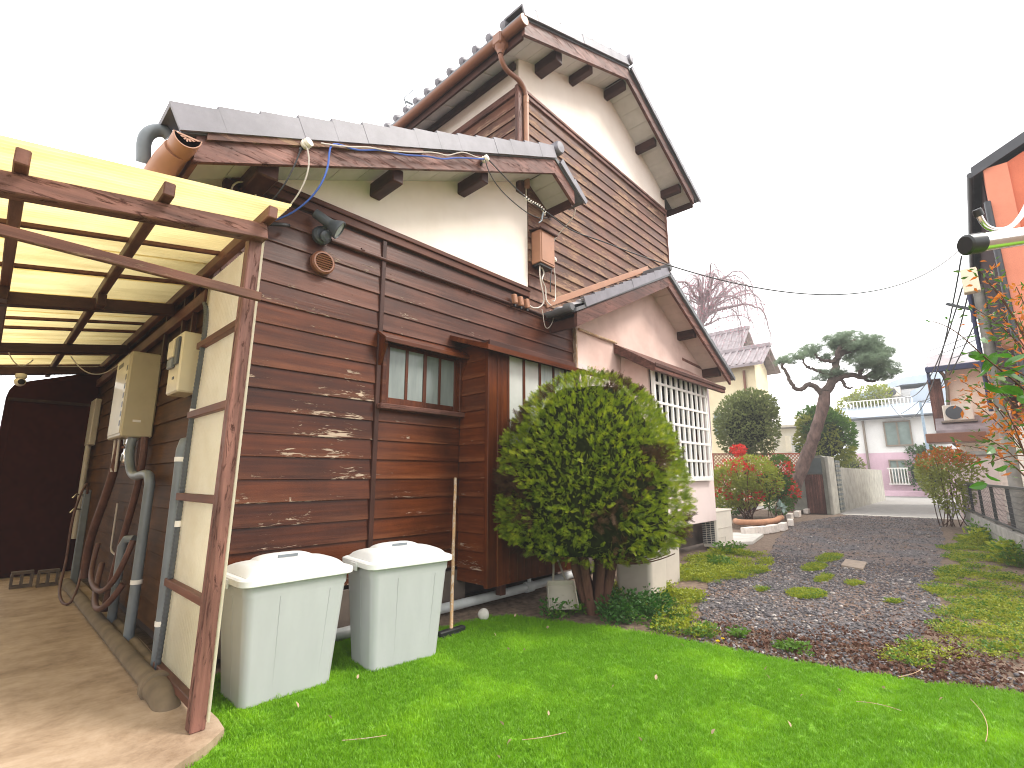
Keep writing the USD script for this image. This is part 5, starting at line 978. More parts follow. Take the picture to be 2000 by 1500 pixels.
# ================================================================ right side: fence, utility pole, orange house, bushes
fence = thing('mesh_fence', 'black wire mesh fence on a low grey concrete wall at right', 'fence', (11.3, -.37, 0))
FA, FB = np.array((17.9, .31)), np.array((7.0, -.81)); fd = (FB-FA)/np.linalg.norm(FB-FA); fn = np.array([-fd[1], fd[0]]); FL = np.linalg.norm(FB-FA)
def fp3(s, z, o=0.0): q = FA+fd*s+fn*o; return np.array([q[0], q[1], z])
fw_ = obj('footing', (lambda m: (m.beam(fp3(0, .0), fp3(FL, .0), .10, .04, ch=0), m)[1])(MB()), W['concrete'], fence)
nb = int(FL/.8)
for i in range(nb):
    for j in range(2):
        m = MB(); a, b = fp3(.8*i+.004, .02+.2*j+.10), fp3(.8*i+.796, .02+.2*j+.10); m.beam(a, b, .12+RNG.uniform(0, .003), .194, ch=.006); obj('concrete_block', m, W['concrete'], fw_)
for i in range(nb+1):
    if i % 2 == 0: m = MB(); p = fp3(.8*i+.02, 0, 0); m.box(p+[-.025, -.025, .42], p+[.025, .025, 1.13], .004); obj('fence_post', m, W['black'], fence)
for z, w in ((1.115, .045), (.47, .04)):
    m = MB(); m.beam(fp3(0, z, -.03), fp3(FL, z, -.03), .035, w, ch=.004); obj('fence_rail', m, W['black'], fence)
for i in range(0, nb, 2):
    m = MB(); a, b = .8*i+.05, .8*(i+2)-.01
    for s in np.arange(a, min(b, FL), .08): m.beam(fp3(s, .49, -.03), fp3(s, 1.10, -.03), .0035, .0035, up=(1, 0, 0), ch=0)
    for z in np.arange(.53, 1.10, .09): m.beam(fp3(a, z, -.03), fp3(min(b, FL), z, -.03), .005, .005, ch=0)
    obj('mesh_panel', m, W['black'], fence, kind='stuff')

W['orange'] = plaster('orange_render', (0.56, 0.155, 0.082), (0.49, 0.125, 0.066), .002)
W['orange_pale'] = plaster('pale_orange_render', (0.66, 0.24, 0.15), (0.58, 0.20, 0.12), .002)
W['slate'] = plain('dark_slate_trim', (0.028, 0.028, 0.034), 0.4, 0.2, 5)
W['north'] = plain('shade_dark_siding', (0.035, 0.018, 0.018), 0.95, 0.2, 5, spec=0.05)  # wall colour darkened to stand in for shade under the eave
oh = thing('orange_house', 'orange rendered house with dark roof edges rising out of frame at right', 'house', (12, -2.5, 0))
x0 = 11.3; yc = on_x(1922, 345, x0)[1]; ze = on_x(1915, 338, x0)[2]
m = MB(); m.prism([(x0, yc-.30, 2.6), (x0, yc-.30, ze+.05), (x0, yc-2.6, ze+1.18), (x0, yc-5, ze+.1), (x0, yc-5, 2.6)], (11, 0, 0)); obj('wall', m, W['orange'], oh)
m = MB(); m.box((x0-.05, yc-.298, 2.6), (x0+.19, yc, ze+.03)); obj('corner_pier', m, W['orange_pale'], oh)
m = MB(); m.box((x0+.1, yc-5, 0), (x0+10.8, yc-.25, 2.595)); obj('lower_wall', m, W['plaster'], oh)
m = MB(); m.prism([(x0-.06, yc+.14, ze-.02), (x0-.06, yc-2.6, ze+1.30), (x0-.06, yc-2.6, ze+1.42), (x0-.06, yc+.14, ze+.09)], (11.3, 0, 0)); obj('roof', m, W['slate'], oh)
m = MB(); m.prism([(x0-.062, yc+.15, ze-.07), (x0-.062, yc-2.6, ze+1.25), (x0-.062, yc-2.6, ze+1.46), (x0-.062, yc+.15, ze+.11)], (-.03, 0, 0)); obj('barge_board', m, W['slate'], oh)
m = MB(); m.tube([(x0-.08, yc+.17, ze-.02), (x0+11.2, yc+.17, ze-.05)], .05, 10); obj('gutter', m, W['slate'], oh, smooth=50)
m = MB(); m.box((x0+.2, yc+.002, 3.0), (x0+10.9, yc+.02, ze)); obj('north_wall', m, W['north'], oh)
m = MB(); m.tube([(x0-.09, yc+.03, ze-.6), (x0-.09, yc+.02, 2.0)], .045, 12); obj('downpipe', m, W['slate'], oh, smooth=50)
m = MB(); m.box((x0-.02, yc-1.6, .5), (x0+.095, yc-.5, 2.2), .01); obj('shutter', m, W['white_paint'], oh)
for k in range(9): m = MB(); m.box((x0-.03, yc-1.58, .56+.18*k), (x0-.0205, yc-.52, .565+.18*k)); obj('shutter_line', m, W['grey_pvc'], oh)
for k in range(8):
    for j in range(3):
        m = MB(); m.box((x0-.03, yc-2.0-.42*j, .02+.2*k), (x0+.099, yc-1.62-.42*j, .19+.2*k), .008); obj('brick', m, W['brick_white'], oh)
m = MB(); m.lathe([(.07, 0), (.11, .02), (.11, .06), (.06, .08)], on_x(1973, 672, x0-.06), (-1, 0, 0), 16); obj('wall_vent', m, W['gutter'], oh, smooth=40)
sbx = thing('service_box', 'beige wooden service box with cables under the orange house eave', 'box', on_x(1893, 550, 10.6)); c = on_x(1895, 549, 10.6)
m = MB(); m.box(c+[-.08, -.10, -.20], c+[.08, .10, .20], .01); obj('body', m, W['cream_metal'], sbx)
pp = thing('utility_pole', 'grey utility pole standing just behind the mesh fence', 'pole', (13.5, -.4, 0)); c0 = on_x(1948, 760, 13.0)
m = MB(); m.tube([(c0[0], c0[1], -.02), (c0[0], c0[1], 5.0)], [.10, .085], 16); obj('post', m, W['concrete'], pp, smooth=50)
W['blue_dark'] = plain('dark_blue_tarp', (0.018, 0.022, 0.07), 0.6, 0.3, 6)
m = MB(); m.tube([(c0[0]-.05, c0[1]+.14, 2.5), (c0[0]-.05, c0[1]+.14, 5.35)], .035, 12); obj('conduit', m, W['blue_dark'], pp, smooth=50)
m = MB(); m.beam((c0[0], c0[1]-.1, 4.4), (c0[0], c0[1]+.5, 4.75), .05, .05); obj('bracket', m, W['flood'], pp)

def leaves(name, par, P, N, tpl, size, material, up=.2, jit=.5, label=None): v, f = leaf_cloud(np.array(P), np.array(N), tpl, size, up, jitter=jit); return obj(name, (v, f), material, par, label=label)
def blob_points(blobs, n, shell=.35):
    """points in the outer shell of ellipsoids (centre, radii), as many per blob as its surface asks"""
    w = np.array([max(r)**2 for _, r in blobs], float); k = RNG.choice(len(blobs), n, p=w/w.sum())
    d = RNG.normal(0, 1, (n, 3)); d /= np.linalg.norm(d, axis=1, keepdims=True); q = (1-shell*RNG.uniform(0, 1, n)**1.6)[:, None]
    C = np.array([b[0] for b in blobs])[k]; R = np.array([b[1] for b in blobs])[k]
    q = q*(1+.35*(meshkit.fbm((C+d*R)*1.4, 3, 5)-.5))[:, None]
    return C + d*R*q, d
def bush(name, label, cat, base, blobs, n, size, mats, core=None, stems=6, h=1.0, tpl=L4, group=None, gap=.30, mix=None, stem_r=.02, bark='bark'):
    t = thing(name, label, cat, base, group); P, N = blob_points(blobs, n)
    keep = meshkit.fbm(P*2.2, 3, 17) > gap; P, N = P[keep], N[keep]
    if len(mats) == 1: leaves('crown', t, P, N, tpl, size, mats[0])
    else:
        s = mix(P, N); nm = ('crown', 'coloured_shoots')
        for k in (0, 1):
            if (s == k).any():
                p_ = leaves(nm[k], t, P[s == k], N[s == k], tpl, size, mats[k])
                if k: tag(stage.GetPrimAtPath(p_), kind='stuff')
    if core is not None:
        for c, r in blobs:
            ic = trimesh.creation.icosphere(2, 1.0); m = MB(); m.add(ic.vertices*np.array(r)*.62*(1+.3*(meshkit.noise(ic.vertices*2+c)-.5))[:, None]+c, ic.faces); obj('inner_twigs', m, core, t, smooth=True)
    base = np.array(base, float)
    for i in range(stems):
        c, r = blobs[i % len(blobs)]; e = np.array(c)+RNG.normal(0, .3, 3)*np.array(r); b = base+RNG.normal(0, .06+.03*h, 3)*[1, 1, 0]; md = (b+e)/2+RNG.normal(0, .05, 3)
        m = MB(); m.tube(spline([b, md, e], 10), np.linspace(stem_r, stem_r*.5, 10), 6); obj('stem', m, W[bark], t, smooth=60)
    return t
def gb(px, py): return on_z(px, py, 0)
LM = {'olive': leafmat('olive_leaf', [(0, (0.16, 0.19, 0.06)), (.5, (0.40, 0.41, 0.17)), (1, (0.75, 0.70, 0.42))], .35),
      'green': leafmat('mid_green_leaf', [(0, (0.06, 0.13, 0.015)), (.5, (0.17, 0.28, 0.035)), (1, (0.36, 0.44, 0.08))], .35),
      'rust': leafmat('rust_green_leaf', [(0, (0.22, 0.25, 0.035)), (.5, (0.50, 0.44, 0.08)), (1, (0.70, 0.48, 0.13))], .4),
      'red': leafmat('red_leaf', [(0, (0.60, 0.035, 0.02)), (.5, (0.80, 0.09, 0.05)), (1, (0.90, 0.26, 0.14))], .4),
      'orange': leafmat('orange_leaf', [(0, (0.45, 0.13, 0.015)), (.5, (0.70, 0.28, 0.035)), (1, (0.75, 0.46, 0.10))], .45),
      'lime': leafmat('lime_leaf', [(0, (0.26, 0.30, 0.03)), (.5, (0.52, 0.50, 0.05)), (1, (0.78, 0.64, 0.10))], .4),
      'glossy': leafmat('glossy_green_leaf', [(0, (0.05, 0.15, 0.015)), (.5, (0.13, 0.32, 0.03)), (1, (0.34, 0.52, 0.07))], .4, .28, .5),
      'pine': leafmat('haze_pale_pine_needle', [(0, (0.22, 0.29, 0.19)), (.5, (0.39, 0.47, 0.30)), (1, (0.57, 0.62, 0.38))], .45),  # needles paled and greyed, distance haze put into their colour
      'pinkbud': leafmat('pink_bud', [(0, (0.55, 0.20, 0.26)), (1, (0.85, 0.50, 0.54))], .4)}
nb_ = gb(1860, 1028)
def up(px, py, D): return at(px, py, D)
ND = 12.3
bush('nandina_bush', 'nandina bush with orange-red top at the near end of the black fence', 'bush', nb_, [(up(1850, 930, ND), (.6, .6, .75)), (up(1835, 905, ND), (.5, .5, .35)), (up(1875, 920, ND), (.45, .45, .5)), (up(1862, 968, ND), (.42, .42, .45))], 3600, (.05, .10), [LM['rust'], LM['orange']],
     stems=14, h=2, mix=lambda P, N: ((P[:, 2] > 1.45+.3*RNG.uniform(0, 1, len(P))) & (RNG.uniform(0, 1, len(P)) < .75)).astype(int), stem_r=.012)
# near nandina and broad-leaved shrub reaching in from the right
nn = thing('nandina_spray', 'nearby orange nandina sprays reaching in over the right frame edge', 'plant', at(2040, 1000, 2.6))
tips = [(1905, 520, 3.0), (1925, 545, 2.9), (1955, 575, 2.8), (1985, 560, 2.7), (1900, 600, 3.0), (1950, 610, 2.8), (1990, 620, 2.7), (1975, 655, 2.7), (1900, 715, 2.9), (1880, 745, 3.0), (1893, 780, 2.9), (1925, 770, 2.8), (1930, 745, 2.7), (1910, 850, 2.8), (1960, 790, 2.6), (1995, 830, 2.6), (1965, 840, 2.7), (1880, 870, 2.9), (1990, 740, 2.6)]
Pn, Nn, col = [], [], []
for px, py, D in tips:
    r0 = at(2030+RNG.uniform(-10, 30), min(980, py+160+RNG.uniform(0, 60)), D-.05); e = at(px, py, D); md = (r0+e)/2+[0, 0, .10]
    q = spline([r0, md, e], 26); m = MB(); m.tube(q, np.linspace(.0055, .0018, 26), 5); obj('stem', m, W['bark'], nn, smooth=60)
    for j in range(46):
        k = int(26*min(.999, 1-abs(RNG.normal(0, .33)))); k = max(k, 4); d = RNG.normal(0, 1, 3); d[2] = d[2]*.4+.15; d /= np.linalg.norm(d); Pn.append(q[k]+d*RNG.uniform(.01, .11)); Nn.append(d); col.append(0 if (py > 500 and RNG.uniform() < (.62 if py > 700 or py < 570 else .45)) else 1)
Pn, Nn, col = np.array(Pn), np.array(Nn), np.array(col)
LN = ([(0, 0, 0), (.17, .45, .05), (0, 1, -.10), (-.17, .45, .05)], [[0, 1, 2], [0, 2, 3]])
leaves('orange_leaves', nn, Pn[col == 0], Nn[col == 0], LN, (.028, .055), LM['orange'], 0, .5); leaves('green_leaves', nn, Pn[col == 1], Nn[col == 1], LN, (.028, .055), LM['green'], 0, .5)
bs = thing('broadleaf_shrub', 'glossy broad green leaves close to the camera at the right edge', 'plant', at(2030, 900, 2.2))
q0 = [spline([at(2060, 900, 2.2), at(2000, 760, 2.2), at(1915, 690, 2.2), at(1862, 645, 2.25), at(1822, 628, 2.3)], 40), spline([at(2060, 860, 2.1), at(2010, 740, 2.1), at(1950, 715, 2.1)], 30), spline([at(2060, 960, 2.2), at(2000, 890, 2.2), at(1930, 905, 2.25)], 30)]
for q in q0: m = MB(); m.tube(q, np.linspace(.006, .0016, len(q)), 6); obj('stem', m, W['bark'], bs, smooth=60)
LB = ([(0, 0, 0), (.16, .2, .03), (.23, .48, .045), (.14, .8, .0), (0, 1, -.12), (-.14, .8, .0), (-.23, .48, .045), (-.16, .2, .03), (0, .3, -.01), (0, .65, -.02)], [[0, 1, 8], [1, 2, 8], [2, 9, 8], [2, 3, 9], [3, 4, 9], [4, 5, 9], [5, 6, 9], [6, 8, 9], [6, 7, 8], [7, 0, 8]])
for px, py, D, s in [(1818, 628, 2.3, .05), (1857, 628, 2.27, .045), (1848, 622, 2.3, .025), (1915, 700, 2.2, .09), (1935, 705, 2.2, .10), (1950, 735, 2.15, .11), (1975, 715, 2.1, .12), (1960, 695, 2.1, .10), (1990, 740, 2.1, .12), (1925, 725, 2.2, .09), (1985, 700, 2.1, .11), (1945, 760, 2.15, .10), (1978, 765, 2.1, .10), (1905, 690, 2.25, .08), (1885, 690, 2.25, .07), (1935, 875, 2.2, .08), (1915, 905, 2.2, .08), (1955, 915, 2.2, .07), (1895, 660, 2.25, .07), (1925, 665, 2.25, .07), (1998, 780, 2.1, .1), (1960, 780, 2.1, .09), (1912, 945, 2.25, .08), (1940, 935, 2.25, .06)]:
    d = -CR*RNG.uniform(.2, 1)+CU*RNG.uniform(-.5, .35)+fwd*RNG.uniform(-.5, .2); c = at(px, py, D)
    v, f = leaf_cloud((c-d/np.linalg.norm(d)*s*.5)[None], d[None]/np.linalg.norm(d), LB, (s, s*1.05), 0, jitter=.12); obj('leaf', (v, f), LM['glossy'], bs)
# ================================================================ beyond the drive
RS = 17.0
bush('round_tree', 'grey-green rounded evergreen behind the red-leaved shrubs', 'tree', gb(1458, 1000), [(up(1458, 832, RS), (1.0, 1.0, 1.12)), (up(1470, 800, RS), (.75, .75, .7))], 6500, (.08, .15), [LM['olive']], core=W['thuja_core'], stems=4, h=2, stem_r=.05)
PH = 14.2
redmix = lambda thr: (lambda P, N: ((meshkit.fbm(P*2.6+3, 3, 9) > thr) & (N[:, 2] > -.4) & (RNG.uniform(0, 1, len(P)) < .6)).astype(int))
bush('photinia_shrub', 'photinia shrub with lime top and scattered red shoots by the raised bed', 'shrub', gb(1462, 1020), [(up(1432, 935, PH), (.55, .55, .55)), (up(1470, 925, PH), (.6, .6, .5)), (up(1452, 965, PH), (.6, .5, .4)), (up(1492, 940, PH), (.5, .5, .5)), (up(1418, 955, PH), (.4, .5, .6))], 6000, (.06, .11), [LM['lime'], LM['red']], stems=16, h=1, mix=redmix(.57), stem_r=.018)
bush('photinia_shrub', 'photinia shrub covered in bright red new leaves beside the pine trunk', 'shrub', gb(1505, 1018), [(up(1512, 945, PH+.4), (.55, .5, .42)), (up(1520, 915, PH+.4), (.45, .4, .4)), (up(1490, 960, PH+.4), (.4, .4, .25)), (up(1532, 960, PH+.4), (.4, .4, .4))], 4200, (.06, .11), [LM['green'], LM['red']], stems=5, h=1, mix=redmix(.47), stem_r=.01)
bush('red_shoots', 'cluster of red leaves standing above the lime shrub', 'shrub', gb(1440, 1012), [(up(1442, 878, PH+.6), (.22, .2, .12)), (up(1448, 890, PH+.6), (.15, .15, .12))], 320, (.06, .10), [LM['red']], stems=2, h=.2, stem_r=.012)
bush('dark_shrub', 'low dark green shrub in the shade at the end of the pink wing', 'shrub', gb(1425, 1010), [(up(1425, 985, 15), (.5, .4, .35)), (up(1520, 985, 15.5), (.5, .4, .3))], 1500, (.06, .1), [LM['green']], stems=3, h=.3)
sc = gb(1527, 1012); t = thing('silver_succulent', 'pale blue-grey succulent rosette in the raised bed', 'plant', sc); P = np.repeat(up(1525, 990, 13.6)[None], 40, 0)+RNG.normal(0, .04, (40, 3)); N = RNG.normal(0, 1, (40, 3)); W['silver'] = leafmat('silver_leaf', [(0, (0.3, 0.4, 0.36)), (1, (0.55, 0.65, 0.6))], .1); leaves('leaves', t, P, N, L6, (.10, .16), W['silver']); m = MB(); m.tube([sc, P[0]], .02, 6); obj('stem', m, W['bark'], t)
lat = thing('lattice_fence', 'red-brown diagonal lattice fence behind the photinia shrubs', 'fence', gb(1480, 1000)); LD = 17.9
W['lattice'] = plain('red_brown_lattice', (0.42, 0.12, 0.075), 0.6, 0.2, 6)
pa, pb = at(1395, 932, LD), at(1575, 932, LD); pa[2] = pb[2] = 0; ld = (pb-pa)/np.linalg.norm(pb-pa); LL = np.linalg.norm(pb-pa); z0_, z1_ = .9, at(1480, 886, LD)[2]
for z in (z0_, z1_): m = MB(); m.beam(pa+[0, 0, z], pb+[0, 0, z], .03, .05, ch=0); obj('rail', m, W['lattice'], lat)
hgt = z1_-z0_
for o in np.arange(-hgt, LL, .13):
    for sgn, off in ((1, 0), (-1, .012)):
        s0, s1 = (o, o+hgt) if sgn > 0 else (o+hgt, o); za, zb_ = z0_, z1_
        if s0 < 0: za = z0_-s0*(1 if s1 > s0 else -1); s0 = 0
        if s1 < 0: zb_ = z0_+s0*1.0; s1 = 0
        if s0 > LL: za = z0_+(s0-LL); s0 = LL
        if s1 > LL: zb_ = z1_-(s1-LL); s1 = LL
        if abs(s1-s0) < .03: continue
        m = MB(); w = np.cross(ld, [0, 0, 1])*off; m.beam(pa+ld*s0+w+[0, 0, za], pa+ld*s1+w+[0, 0, zb_], .008, .028, up=np.cross(ld, [0, 0, 1.0])*0+np.array([0, 0, 1.0]), ch=0); obj('slat', m, W['lattice'], lat)
for s in np.linspace(0, LL, 4)[:-1]: m = MB(); p = pa+ld*s; m.box(p+[-.03, -.03, -.02], p+[.03, .03, z1_+.02]); obj('post', m, W['lattice'], lat)
wb = 'whitewashed blocks edging the raised bed'
names_ = ['nearest the marble slab', 'second from the marble slab', 'third from the marble slab', 'fourth from the marble slab', 'at the outer curve of the bed', 'turning back towards the succulent', 'beside the succulent', 'nearest the concrete gate pier']
for i, (px, py) in enumerate(((1452, 1046), (1478, 1044), (1502, 1041), (1527, 1037), (1545, 1028), (1541, 1016), (1556, 1010), (1574, 1004))):
    c = gb(px, py); nx = gb(*((1478, 1044), (1502, 1041), (1527, 1037), (1545, 1028), (1541, 1016), (1556, 1010), (1574, 1004), (1590, 1000))[i]); d = nx-c; d /= np.linalg.norm(d); L_ = min(.42, np.linalg.norm(nx-c)*.9)
    t = thing('edging_block', 'whitewashed edging block of the raised bed, '+names_[i], 'block', c, wb); m = MB(); m.beam(c+[0, 0, .085]-d*0, c+d*max(L_, .3)+[0, 0, .085+RNG.normal(0, .006)], .14, .17+RNG.uniform(-.02, .02), ch=.012); obj('block', m, W['brick_white'], t)
te = thing('terracotta_edging', 'curved terracotta edging ring of the inner flower bed', 'edging', gb(1480, 1032)); q = np.array([gb(1438, 1030), gb(1462, 1034), gb(1490, 1033), gb(1518, 1028), gb(1527, 1022)])+[0, 0, .16]; m = MB(); m.tube(spline(q, 20), .075, 8); obj('ring', m, W['terracotta'], te, smooth=50)
rb = obj('planting_bed', (lambda m: (m.prism(np.array([gb(1420, 1028), gb(1460, 1036), gb(1520, 1030), gb(1535, 1015), gb(1570, 1002), gb(1480, 1000), gb(1415, 1006)])-[0, 0, .02], (0, 0, .12)), m)[1])(MB()), W['soil'], None, kind='structure')
# concrete gate pier with a brown door, and the block wall running back from it
W['pier'] = plain('weathered_pier_concrete', (0.205, 0.20, 0.165), 0.9, 0.35, 2.5, bump=.004); W['panel'] = plain('blue_grey_panel', (0.085, 0.10, 0.098), 0.6, 0.2, 4); W['pier_light'] = plain('pale_pier_concrete', (0.33, 0.315, 0.27), 0.9, 0.25, 3, bump=.003)
gp = thing('gate_pier', 'squat concrete gate pier with brown slatted door and grey panel', 'gate pier', (20.5, 4.3, 0))
m = MB(); m.prism([(20.25, 5.05, -.02), (20.25, 3.80, -.02), (20.25, 3.80, 1.93), (20.25, 3.95, 2.02), (20.25, 4.40, 2.02), (20.25, 4.55, 1.85), (20.25, 5.05, .45)], (.9, 0, 0)); obj('pier', m, W['pier'], gp)
m = MB(); m.box((20.22, 3.93, 1.38), (20.247, 4.50, 1.93), .008); obj('panel', m, W['panel'], gp)
m = MB(); m.box((20.20, 3.93, 0.0), (20.23, 4.50, 1.36)); obj('door_back', m, W['dark'], gp)
for k in range(14): m = MB(); m.box((20.185, 3.935+.0402*k, 0.01), (20.1995, 3.970+.0402*k, 1.35), .003); obj('door_slat', m, W['beam_z'], gp)
m = MB(); m.box((20.12, 3.70, -.02), (21.2, 3.795, 1.98), .02); obj('side_slab', m, W['pier_light'], gp)
bw2 = thing('garden_wall', 'pale block wall running back to the street beside the gate pier', 'wall', (27, 3.9, 0))
mw = obj('wall', (lambda m: (m.box((22.2, 3.76, -.02), (34, 3.92, 1.62), .01), m)[1])(MB()), W['pier_light'], bw2)
for k in range(22):
    for j in range(2): m = MB(); m.box((21.25+.42*j, 3.68, .01+.085*k), (21.62+.42*j, 3.86, .085+.085*k), .004); obj('brick', m, W['panel'] if k % 2 else W['pier'], mw)
# pine
pine = thing('pine_tree', 'cloud-pruned pine with a leaning reddish trunk behind the gate pier', 'pine tree', gb(1548, 1000)); PD = 17.0
tp_ = [up(1528, 1004, PD), up(1556, 938, PD), up(1583, 872, PD), up(1600, 820, PD), up(1609, 785, PD), up(1610, 764, PD)]
W['pine_bark'] = plain('red_pine_bark', (0.165, 0.105, 0.088), 0.95, 0.55, 7, bump=.02, stretch=(1, 1, .5))
q = spline(tp_, 26); m = MB(); m.tube(q, np.interp(np.linspace(0, 1, 26), [0, .3, 1], [.29, .225, .175])*(1+.05*RNG.normal(0, 1, 26)), 12); obj('trunk', m, W['pine_bark'], pine, smooth=60)
W['cherry_bark'] = plain('mauve_cherry_bark', (0.33, 0.26, 0.27), 0.9, 0.3, 8)
W['limb'] = plain('grey_pine_limb', (0.12, 0.085, 0.07), 0.9, 0.4, 8, bump=.01)
limbs = [([(1608, 770), (1594, 757), (1578, 752), (1566, 760), (1552, 757), (1544, 746), (1538, 733), (1530, 720), (1527, 708)], .10, 0), ([(1610, 768), (1622, 750), (1628, 735), (1632, 715), (1636, 698), (1645, 688), (1668, 684), (1690, 682)], .16, .2), ([(1612, 765), (1632, 742), (1645, 736), (1668, 732), (1688, 738), (1700, 730), (1718, 722), (1745, 728)], .12, -.3),
         ([(1640, 740), (1648, 748), (1655, 758), (1665, 757)], .06, -.5), ([(1626, 735), (1608, 728), (1590, 722), (1575, 715), (1570, 700)], .07, .4), ([(1634, 705), (1615, 705), (1600, 700), (1592, 690)], .07, .3), ([(1636, 700), (1640, 680), (1655, 668), (1672, 665)], .09, .1), ([(1690, 738), (1700, 745), (1712, 742), (1722, 735)], .06, -.4), ([(1678, 733), (1685, 718), (1700, 708), (1722, 708)], .07, -.3)]
for pts_, r, dz in limbs:
    n_ = len(pts_); q = spline([up(x, y, PD+dz*k/n_+.0) for k, (x, y) in enumerate(pts_)], 30); q += RNG.normal(0, .015, q.shape); m = MB(); m.tube(q, np.linspace(r, r*.42, 30), 8); obj('limb', m, W['limb'], pine, smooth=60)
pads = [(1532, 708, 20, 9, 0), (1560, 700, 30, 9, .3), (1588, 688, 28, 14, .4), (1608, 700, 18, 8, .3), (1650, 664, 42, 13, .1), (1685, 672, 40, 14, -.2), (1710, 690, 34, 12, -.3), (1700, 706, 40, 11, -.5), (1728, 715, 26, 9, -.5), (1748, 728, 12, 6, -.5), (1722, 735, 26, 8, -.4), (1612, 733, 26, 10, .2), (1590, 727, 14, 6, .4), (1640, 728, 14, 8, 0), (1672, 682, 50, 10, .5), (1630, 672, 22, 8, .4), (1695, 722, 24, 7, .2), (1535, 722, 10, 7, 0), (1660, 700, 20, 7, .6)]
needle = MB()
for k in range(12):
    a = 6.28*k/12; t_ = .55+.25*(k % 3); d = np.array((math.sin(t_)*math.cos(a), math.cos(t_), math.sin(t_)*math.sin(a))); s_ = np.cross(d, [.3, .2, 1.0]); s_ /= np.linalg.norm(s_); needle.add([d*.08-s_*.035, d*.08+s_*.035, d], [[0, 1, 2]])
P, N = blob_points([(up(x, y, PD+dz), (rx*PD/F_PX*1.05, rx*PD/F_PX*.9, ry*PD/F_PX*1.1)) for x, y, rx, ry, dz in pads], 9500, .8)
N = N*.5; N[:, 2] = np.abs(N[:, 2])+.5; kp = meshkit.fbm(P*3.4, 3, 31) > .47; leaves('needles', pine, P[kp], N[kp], needle.get(), (.09, .17), LM['pine'], .3, .35)
# weeping cherry
ch = thing('cherry_tree', 'bare weeping cherry with pink buds rising over the pink wing', 'cherry tree', at(1372, 932, 20)*[1, 1, 0]); CD = 20.0
m = MB(); m.tube(spline([at(1372, 932, CD)*[1, 1, 0], up(1374, 760, CD), up(1368, 650, CD), up(1368, 610, CD), up(1374, 580, CD)], 20), np.linspace(.28, .13, 20), 10); obj('trunk', m, W['cherry_bark'], ch, smooth=60)
tw = MB(); bud_p = []
for i in range(40):
    a = RNG.uniform(.05, math.pi) if i > 3 else [.15, .5, 1.2, 2.5][i]; Rr = RNG.uniform(40, 108)*(1.12 if math.cos(a) > 0 else .65); sx = 1371+RNG.uniform(-5, 8); sy = 590+RNG.uniform(-15, 50); dz = RNG.normal(0, 1.2); sg = 1 if math.cos(a) > 0 else -1
    ex, ey = sx+Rr*math.cos(a), max(sy-Rr*math.sin(a)*.85, 500+RNG.uniform(0, 30)); fall = RNG.uniform(25, 95)
    q = spline([up(sx, sy, CD), up(sx*.55+ex*.45, sy*.55+ey*.45-10, CD+dz*.5), up(ex, ey, CD+dz), up(ex+13*sg, ey+fall*.35, CD+dz), up(ex+16*sg, ey+fall, CD+dz)], 30)
    q += np.cumsum(RNG.normal(0, .018, q.shape), 0); m = MB(); m.tube(q, np.linspace(.042 if i > 4 else .075, .005, 30), 5); obj('branch', m, W['cherry_bark'], ch, smooth=60)
    for j in range(16):
        k = RNG.integers(7, 29); b = q[k]; L_ = RNG.uniform(.3, 1.2); d = RNG.normal(0, .35, 3); qq = np.array([b, b+d*L_*.5+[0, 0, .06], b+d*L_+[0, 0, -L_*.4], b+d*L_*1.1+[0, 0, -L_*1.0]]); tw.tube(spline(qq, 8), np.linspace(.006, .003, 8), 3, False); s9 = spline(qq, 12); bud_p += [s9[t]+RNG.normal(0, .02, 3) for t in RNG.integers(1, 12, 5)]
obj('twigs', tw, W['cherry_bark'], ch, kind='stuff'); bud_p = np.array(bud_p); p_ = leaves('buds', ch, bud_p, RNG.normal(0, 1, bud_p.shape), L4, (.035, .06), LM['pinkbud']); tag(stage.GetPrimAtPath(p_), kind='stuff')
bush('round_tree', 'clipped rust-green tree behind the pine trunk', 'tree', gb(1612, 985), [(up(1613, 858, 23), (1.2, 1.2, 1.45)), (up(1600, 830, 23), (.95, .95, .85))], 6500, (.10, .2), [LM['rust'], LM['green']], core=W['thuja_core'], stems=2, h=2, mix=lambda P, N: (meshkit.fbm(P*.9, 2, 3) > .52).astype(int), stem_r=.08)
